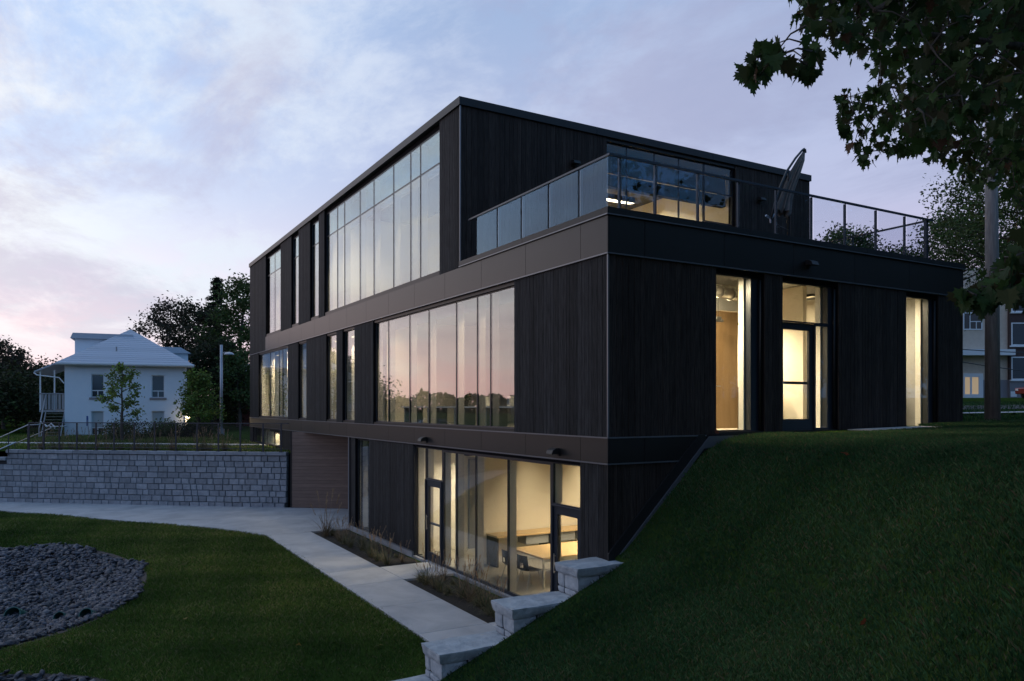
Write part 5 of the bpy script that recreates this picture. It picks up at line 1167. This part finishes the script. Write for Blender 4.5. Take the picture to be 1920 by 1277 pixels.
tree('background_tree', 'airy tree at the far left edge of the view', 'tree', yard(8, 60), 6.7, 2.6, 16, 5600, .23, (.05, .046, .030), .4, 47, .2, .15, 'trees left of the white house')
for i, (px_, dp, h_, sp_) in enumerate(((-30, 62, 5.4, 4), (30, 66, 4.8, 3.6), (62, 64, 3.7, 3.0), (92, 68, 4.2, 3.2), (118, 70, 4.6, 3.2), (-10, 54, 3.6, 3.4))):
    tree('background_tree', ('dark tree at the extreme left edge', 'dark low tree behind the airy tree at far left', 'dark rounded tree in the gap left of the house', 'dark tree just left of the house stair', 'dark tree behind the house porch', 'dark low tree closest to the stair handrail')[i], 'tree', yard(px_, dp), h_, sp_, 16, 8500, .26, DG, .4, 50 + i, .08, .22, 'trees left of the white house')
# wood seen reflected, along the west horizon
nr = np.random.RandomState(77); n = 60000; th = nr.uniform(-1.4, 1.35, n); rd = nr.uniform(118, 135, n); x = -rd * np.cos(th) * 1.0 - 0; y = 40 + rd * np.sin(th); ht = 6.6 + .8 * np.sin(th * 23) * np.sin(th * 9 + 1) + .5 * np.sin(th * 61) + .5 * np.sin(th * 143) + 1.2 * np.clip(np.sin(th * 5 + 1), 0, 1)
z = -3.5 + nr.rand(n) ** .7 * (ht + 3.5); P, F, T = leaf_quads(np.stack([x, y, z], 1), 1.15, (.03, .036, .018), .5, nr)
o = ob('distant_wood', np_mesh('distant_wood', P, F, 4, leafm, T), kind='stuff'); tag(o, 'dark distant wood along the western horizon', 'wood')
# trees beyond the terrace and on the right
def hillp(px, dep): p = AT(px, dep, 0); p.z = 4.6; return p
tree('background_tree', 'green treetop showing over the terrace behind the table', 'tree', hillp(1600, 62), 14.6, 3.4, 20, 14000, .24, (.055, .085, .03), .4, 61, .3, .16, 'treetops beyond the terrace')
tree('background_tree', 'green treetop behind the left part of the terrace railing end', 'tree', hillp(1548, 66), 14.4, 2.6, 18, 9000, .24, (.055, .085, .03), .4, 62, .3, .16, 'treetops beyond the terrace')
tree('background_tree', 'lower treetop at the right end of the terrace railing', 'tree', hillp(1690, 58), 11.8, 3.0, 18, 11000, .24, (.035, .05, .022), .4, 63, .3, .17, 'treetops beyond the terrace')
tree('background_tree', 'leafy tree behind the roof corner left of the utility pole', 'tree', hillp(1800, 50), 12.6, 3.4, 20, 12000, .2, (.055, .09, .03), .4, 64, .55, .16, 'trees round the utility pole')
tree('background_tree', 'tall tree with fine leaves behind the utility pole', 'tree', hillp(1945, 40), 15.0, 4.4, 26, 22000, .18, (.055, .09, .03), .4, 65, .45, .13, 'trees round the utility pole')

for i, (x_, y_, h_, sp_, lab) in enumerate(((14, -24, 13, 5.5, 'large tree across from the short front'), (25, -22, 12, 5, 'tree further up the slope opposite the short front'), (4, -31, 14, 6, 'tree behind the viewpoint'), (34, -30, 14, 6, 'tree at the far end of the row behind the viewpoint'), (22, -17, 12, 5, 'near tree right of the maple, out across the slope'), (33, -16, 13, 5.5, 'second tree right of the maple, out across the slope'), (44, -15, 14, 6, 'third tree right of the maple, out across the slope'), (56, -14, 14, 6, 'fourth tree right of the maple, out across the slope'))):
    tree('shade_tree', lab, 'tree', (x_, y_, float(H(x_, y_))), h_, sp_, 20, 15000, .5, DG, .4, 90 + i, .12, .24, 'trees behind the viewpoint')

# ------------------------------------------------------------------ the maple overhead
MT = thing('maple_tree', 'large maple overhanging the view from the right with dark lobed leaves', 'tree', tuple(CW(9.5, 7.0, 0)))
mt0 = CW(9.5, 7.0, 0); mz = float(H(mt0.x, mt0.y)); MT.location = (mt0.x, mt0.y, mz); MO = Vector((mt0.x, mt0.y, mz))
outline = [(0, 30), (40, 66), (90, 150)]
RG = [[(1468, -80), (1482, 18), (1500, 60), (1545, 100), (1600, 92), (1640, 118), (1655, 160), (1600, 165), (1574, 180), (1580, 250), (1600, 300), (1632, 292), (1700, 285), (1740, 262), (1765, 305), (1805, 335), (1870, 350), (1980, 430), (1980, -80)],
      [(1398, 95), (1425, 72), (1455, 80), (1478, 92), (1478, 118), (1450, 112), (1440, 140), (1404, 150)], [(1490, 88), (1530, 84), (1542, 130), (1520, 152), (1484, 138)],
      [(1786, 548), (1830, 528), (1880, 505), (1905, 420), (1990, 420), (1990, 600), (1925, 560), (1880, 545), (1830, 560)]]
def inpoly(x, y, P):
    c = False; j = len(P) - 1
    for i in range(len(P)):
        if (P[i][1] > y) != (P[j][1] > y) and x < (P[j][0] - P[i][0]) * (y - P[i][1]) / (P[j][1] - P[i][1]) + P[i][0]: c = not c
        j = i
    return c
def leaf_shape():
    pts = [(0, 0), (.14, .05), (.42, -.06), (.36, .10), (.52, .22), (.36, .28), (.50, .52), (.30, .46), (.22, .62), (.14, .58), (.17, .82), (.06, .80), (0, 1.02)]
    return pts + [(-x, y) for x, y in pts[-2:0:-1]]
LS = leaf_shape(); NL = len(LS)
def leaf_verts(sz, rs):
    cup = rs.uniform(-.5, .15); fold = rs.uniform(0, .5); return [Vector((x * sz, y * sz, (abs(x) * fold + cup * y * y * .6) * sz)) for x, y in LS] + [Vector((0, .38 * sz, .02 * sz))]
LF = [(i, (i + 1) % NL, NL) for i in range(NL)]
rs = random.Random(12); clusters = []
tries = 0
DZ = [((1380, 1560), (-80, 160), (4.4, 6.0)), ((1540, 1700), (-80, 130), (4.6, 8.0)), ((1560, 1760), (130, 320), (6.5, 9.5)), ((1700, 1990), (-80, 250), (4.2, 10.5)), ((1740, 1990), (250, 480), (7.0, 12.0)), ((1780, 1990), (480, 610), (3.6, 4.6))]
def add_cluster(px_, py_, dep): clusters.append((AT(px_, dep, ZD(py_, dep)), True))
for (xa, xb), (ya, yb), (d0, d1) in DZ:
    area = (xb - xa) * (yb - ya); cnt = int(area / (760 if xa < 1500 else 330 if xa < 1700 else 210))
    for _ in range(cnt):
        px_, py_ = rs.uniform(xa, xb), rs.uniform(ya, yb)
        if any(inpoly(px_, py_, P) for P in RG): add_cluster(px_, py_, rs.uniform(d0, d1))
for q in ((1422, 104, 4.1), (1446, 88, 4.0), (1414, 128, 4.15), (1466, 100, 4.0), (1506, 108, 4.3), (1520, 128, 4.3), (1528, 98, 4.2), (1500, 128, 4.3), (1438, 120, 4.0), (1604, 262, 7.5), (1590, 200, 7.2), (1630, 296, 7.5)): add_cluster(*q)
# the part of the crown above and beside the frame, which shades the bank
for _ in range(1300):
    p = CW(rs.gauss(6, 4.5), rs.gauss(6, 4.5), 0); z = mz + rs.uniform(4.0, 10.5); p.z = z; q = PX(p)
    if q[2] < -1.5 or (q[2] > 1.5 and (q[1] < -1437 * 1.3 / q[2] - 60 or q[0] > 1960 + 1437 * 1.5 / q[2])):
        if p.z > CAM.z + 1.8: clusters.append((p, False))
VS = []; T_ = []; LEAVES = []
for c_, seen in clusters:
    dep = PX(c_)[2]; nl = rs.randint(4, 7) if seen else 7; tone = rs.uniform(.5, 1.5)
    for _ in range(nl):
        sp_ = (.10 if dep < 5 else .15) if seen else .45
        p = c_ + Vector((rs.gauss(0, sp_), rs.gauss(0, sp_), rs.gauss(0, sp_ * .7)))
        if seen:
            q = PX(p)
            if not any(inpoly(q[0], q[1], P) for P in RG): p = c_ + (p - c_) * .25
        sz = rs.uniform(.06, .125) if seen else rs.uniform(.25, .4)
        M = Matrix.Translation(p) @ Matrix.Rotation(rs.uniform(0, 6.3), 4, 'Z') @ Matrix.Rotation(rs.uniform(-1.9, -.6), 4, 'X') @ Matrix.Rotation(rs.gauss(0, .4), 4, 'Y')
        r_ = rs.random(); col_ = (.042, .085, .024) if r_ < .86 else ((.055, .06, .022) if r_ < .965 else (.075, .038, .020))
        if c_.z > 8 and dep < 6 and rs.random() < .15: col_ = (.05, .05, .026)
        q = PX(p); LEAVES.append((sz / max(q[2], .3) if seen and 0 < q[0] < 1920 and q[1] > 0 else 0, M, sz, tuple(v * tone for v in col_)))
LEAVES.sort(key=lambda l: -l[0])
inv = Matrix.Translation(-MO)
lm_objs = 0; vv = []; fF = []; tt_ = []
LP = []
for i in range(8):
    m_ = MB(); m_.v = [tuple(v) for v in leaf_verts(1.0, random.Random(100 + i))]; m_.f = LF; me = m_.mesh('leaf', leafm); set_tint(me, [(.034, .068, .018), (.028, .056, .017), (.04, .07, .02), (.045, .06, .022), (.05, .048, .022), (.03, .062, .02), (.024, .05, .016), (.04, .07, .018)][i]); LP.append(me)
for i, (vis_, M, sz, col_) in enumerate(LEAVES):
    if i < 300: o = ob('leaf', LP[rs.randint(0, 7)], MT); o.matrix_local = inv @ M @ Matrix.Scale(sz, 4)
    else:
        b0 = len(vv); vs_ = leaf_verts(sz, rs); vv += [tuple(inv @ M @ v) for v in vs_]; fF += [b0 + j for f in LF for j in f]; tt_ += [col_] * (NL + 1)
ob('crown', np_mesh('crown', np.array(vv), np.array(fF), 3, leafm, np.array(tt_)), MT, kind='stuff')
# trunk, limbs and twigs
m_ = MB(); top_ = Vector((-.3, .2, 9.0)); m_.tube([(0, 0, -.3), (0, 0, 1.2), (-.1, .1, 3.6), (-.2, .1, 6.0), tuple(top_)], [.40, .30, .26, .2, .08], 14); part('trunk', m_, barkm, MT, smooth=True)
m_ = MB(); hubs = []
for k, (px_, py_, dep) in enumerate(((1700, 60, 5.0), (1760, 150, 6.5), (1820, 220, 8.0), (1850, 330, 9.5), (1900, 500, 4.2), (1640, 20, 4.6))):
    e_ = AT(px_, dep, ZD(py_, dep)) - MO; s_ = Vector((-.1, .1, 2.6 + .8 * k if py_ < 400 else 2.0)); md = s_.lerp(e_, .5) + Vector((0, 0, .25)); m_.tube([s_, md, e_], [.09, .05, .018], 8); hubs += [e_, md.lerp(e_, .5)]
part('limb', m_, barkm, MT, smooth=True)
m_ = MB()
seen_c = [c for c, s_ in clusters if s_]
nodes_ = list(hubs)
for c_ in sorted(seen_c, key=lambda c: min((c - MO - h).length for h in hubs)):
    q = c_ - MO; n_ = min(nodes_, key=lambda h: (h - q).length + (0 if h in hubs else .05)); md = n_.lerp(q, .5) + Vector((rs.gauss(0, .03), rs.gauss(0, .03), .03))
    m_.tube([n_, md, q], [.008, .005, .003], 4, cap=False); nodes_.append(q)
part('twigs', m_, barkm, MT, kind='stuff')
for px_, py_, dep, tx, ty in ((1440, 108, 4.0, 1500, 62), (1512, 118, 4.2, 1520, 60), (1410, 95, 4.0, 1440, 80)):
    pass
# fallen leaves on the bank
for i, (px_, py_) in enumerate(((1343, 812), (1588, 858), (1283, 884), (1620, 1176), (1476, 868), (286, 1071), (560, 1212), (395, 1203), (344, 1162), (712, 1212))):
    r = ray(px_, py_); tt = 4.0
    while CAM.z + r.z * tt > float(H(CAM.x + r.x * tt, CAM.y + r.y * tt)) + .06 and tt < 20: tt += .03
    p = CAM + r * tt
    if i == 0: p = Vector((RX(1343, -.06), -.06, Z0T + .0))
    m_ = MB(); m_.v = [tuple(v) for v in leaf_verts(.13 if i < 2 else .10, random.Random(i))]; m_.f = LF; me = m_.mesh('leaf', leafm); set_tint(me, (.20, .06, .03) if i < 4 else (.3, .2, .06))
    o = ob('fallen_leaf', me, loc=p + Vector((0, 0, .03))); o.rotation_euler = (R(20 + 20 * i if i else 70), R(10), i)
    tag(o, ('orange fallen maple leaf leaning against the base of the tall window', 'orange fallen leaf on the crest of the bank below the garden door', 'small red leaf beside the sloping flashing on the bank', 'red leaf low on the dark bank at lower right', 'yellow leaf on the bank below the crest', 'reddish leaf on the lawn just right of the stone bed', 'small tan leaf in the middle of the lower lawn', 'small leaf low on the lawn near the second stone bed', 'yellowish leaf on the lawn below the stone bed', 'leaf on the lawn close to the stepped wall')[i], 'leaf', 'fallen leaves on the grass')
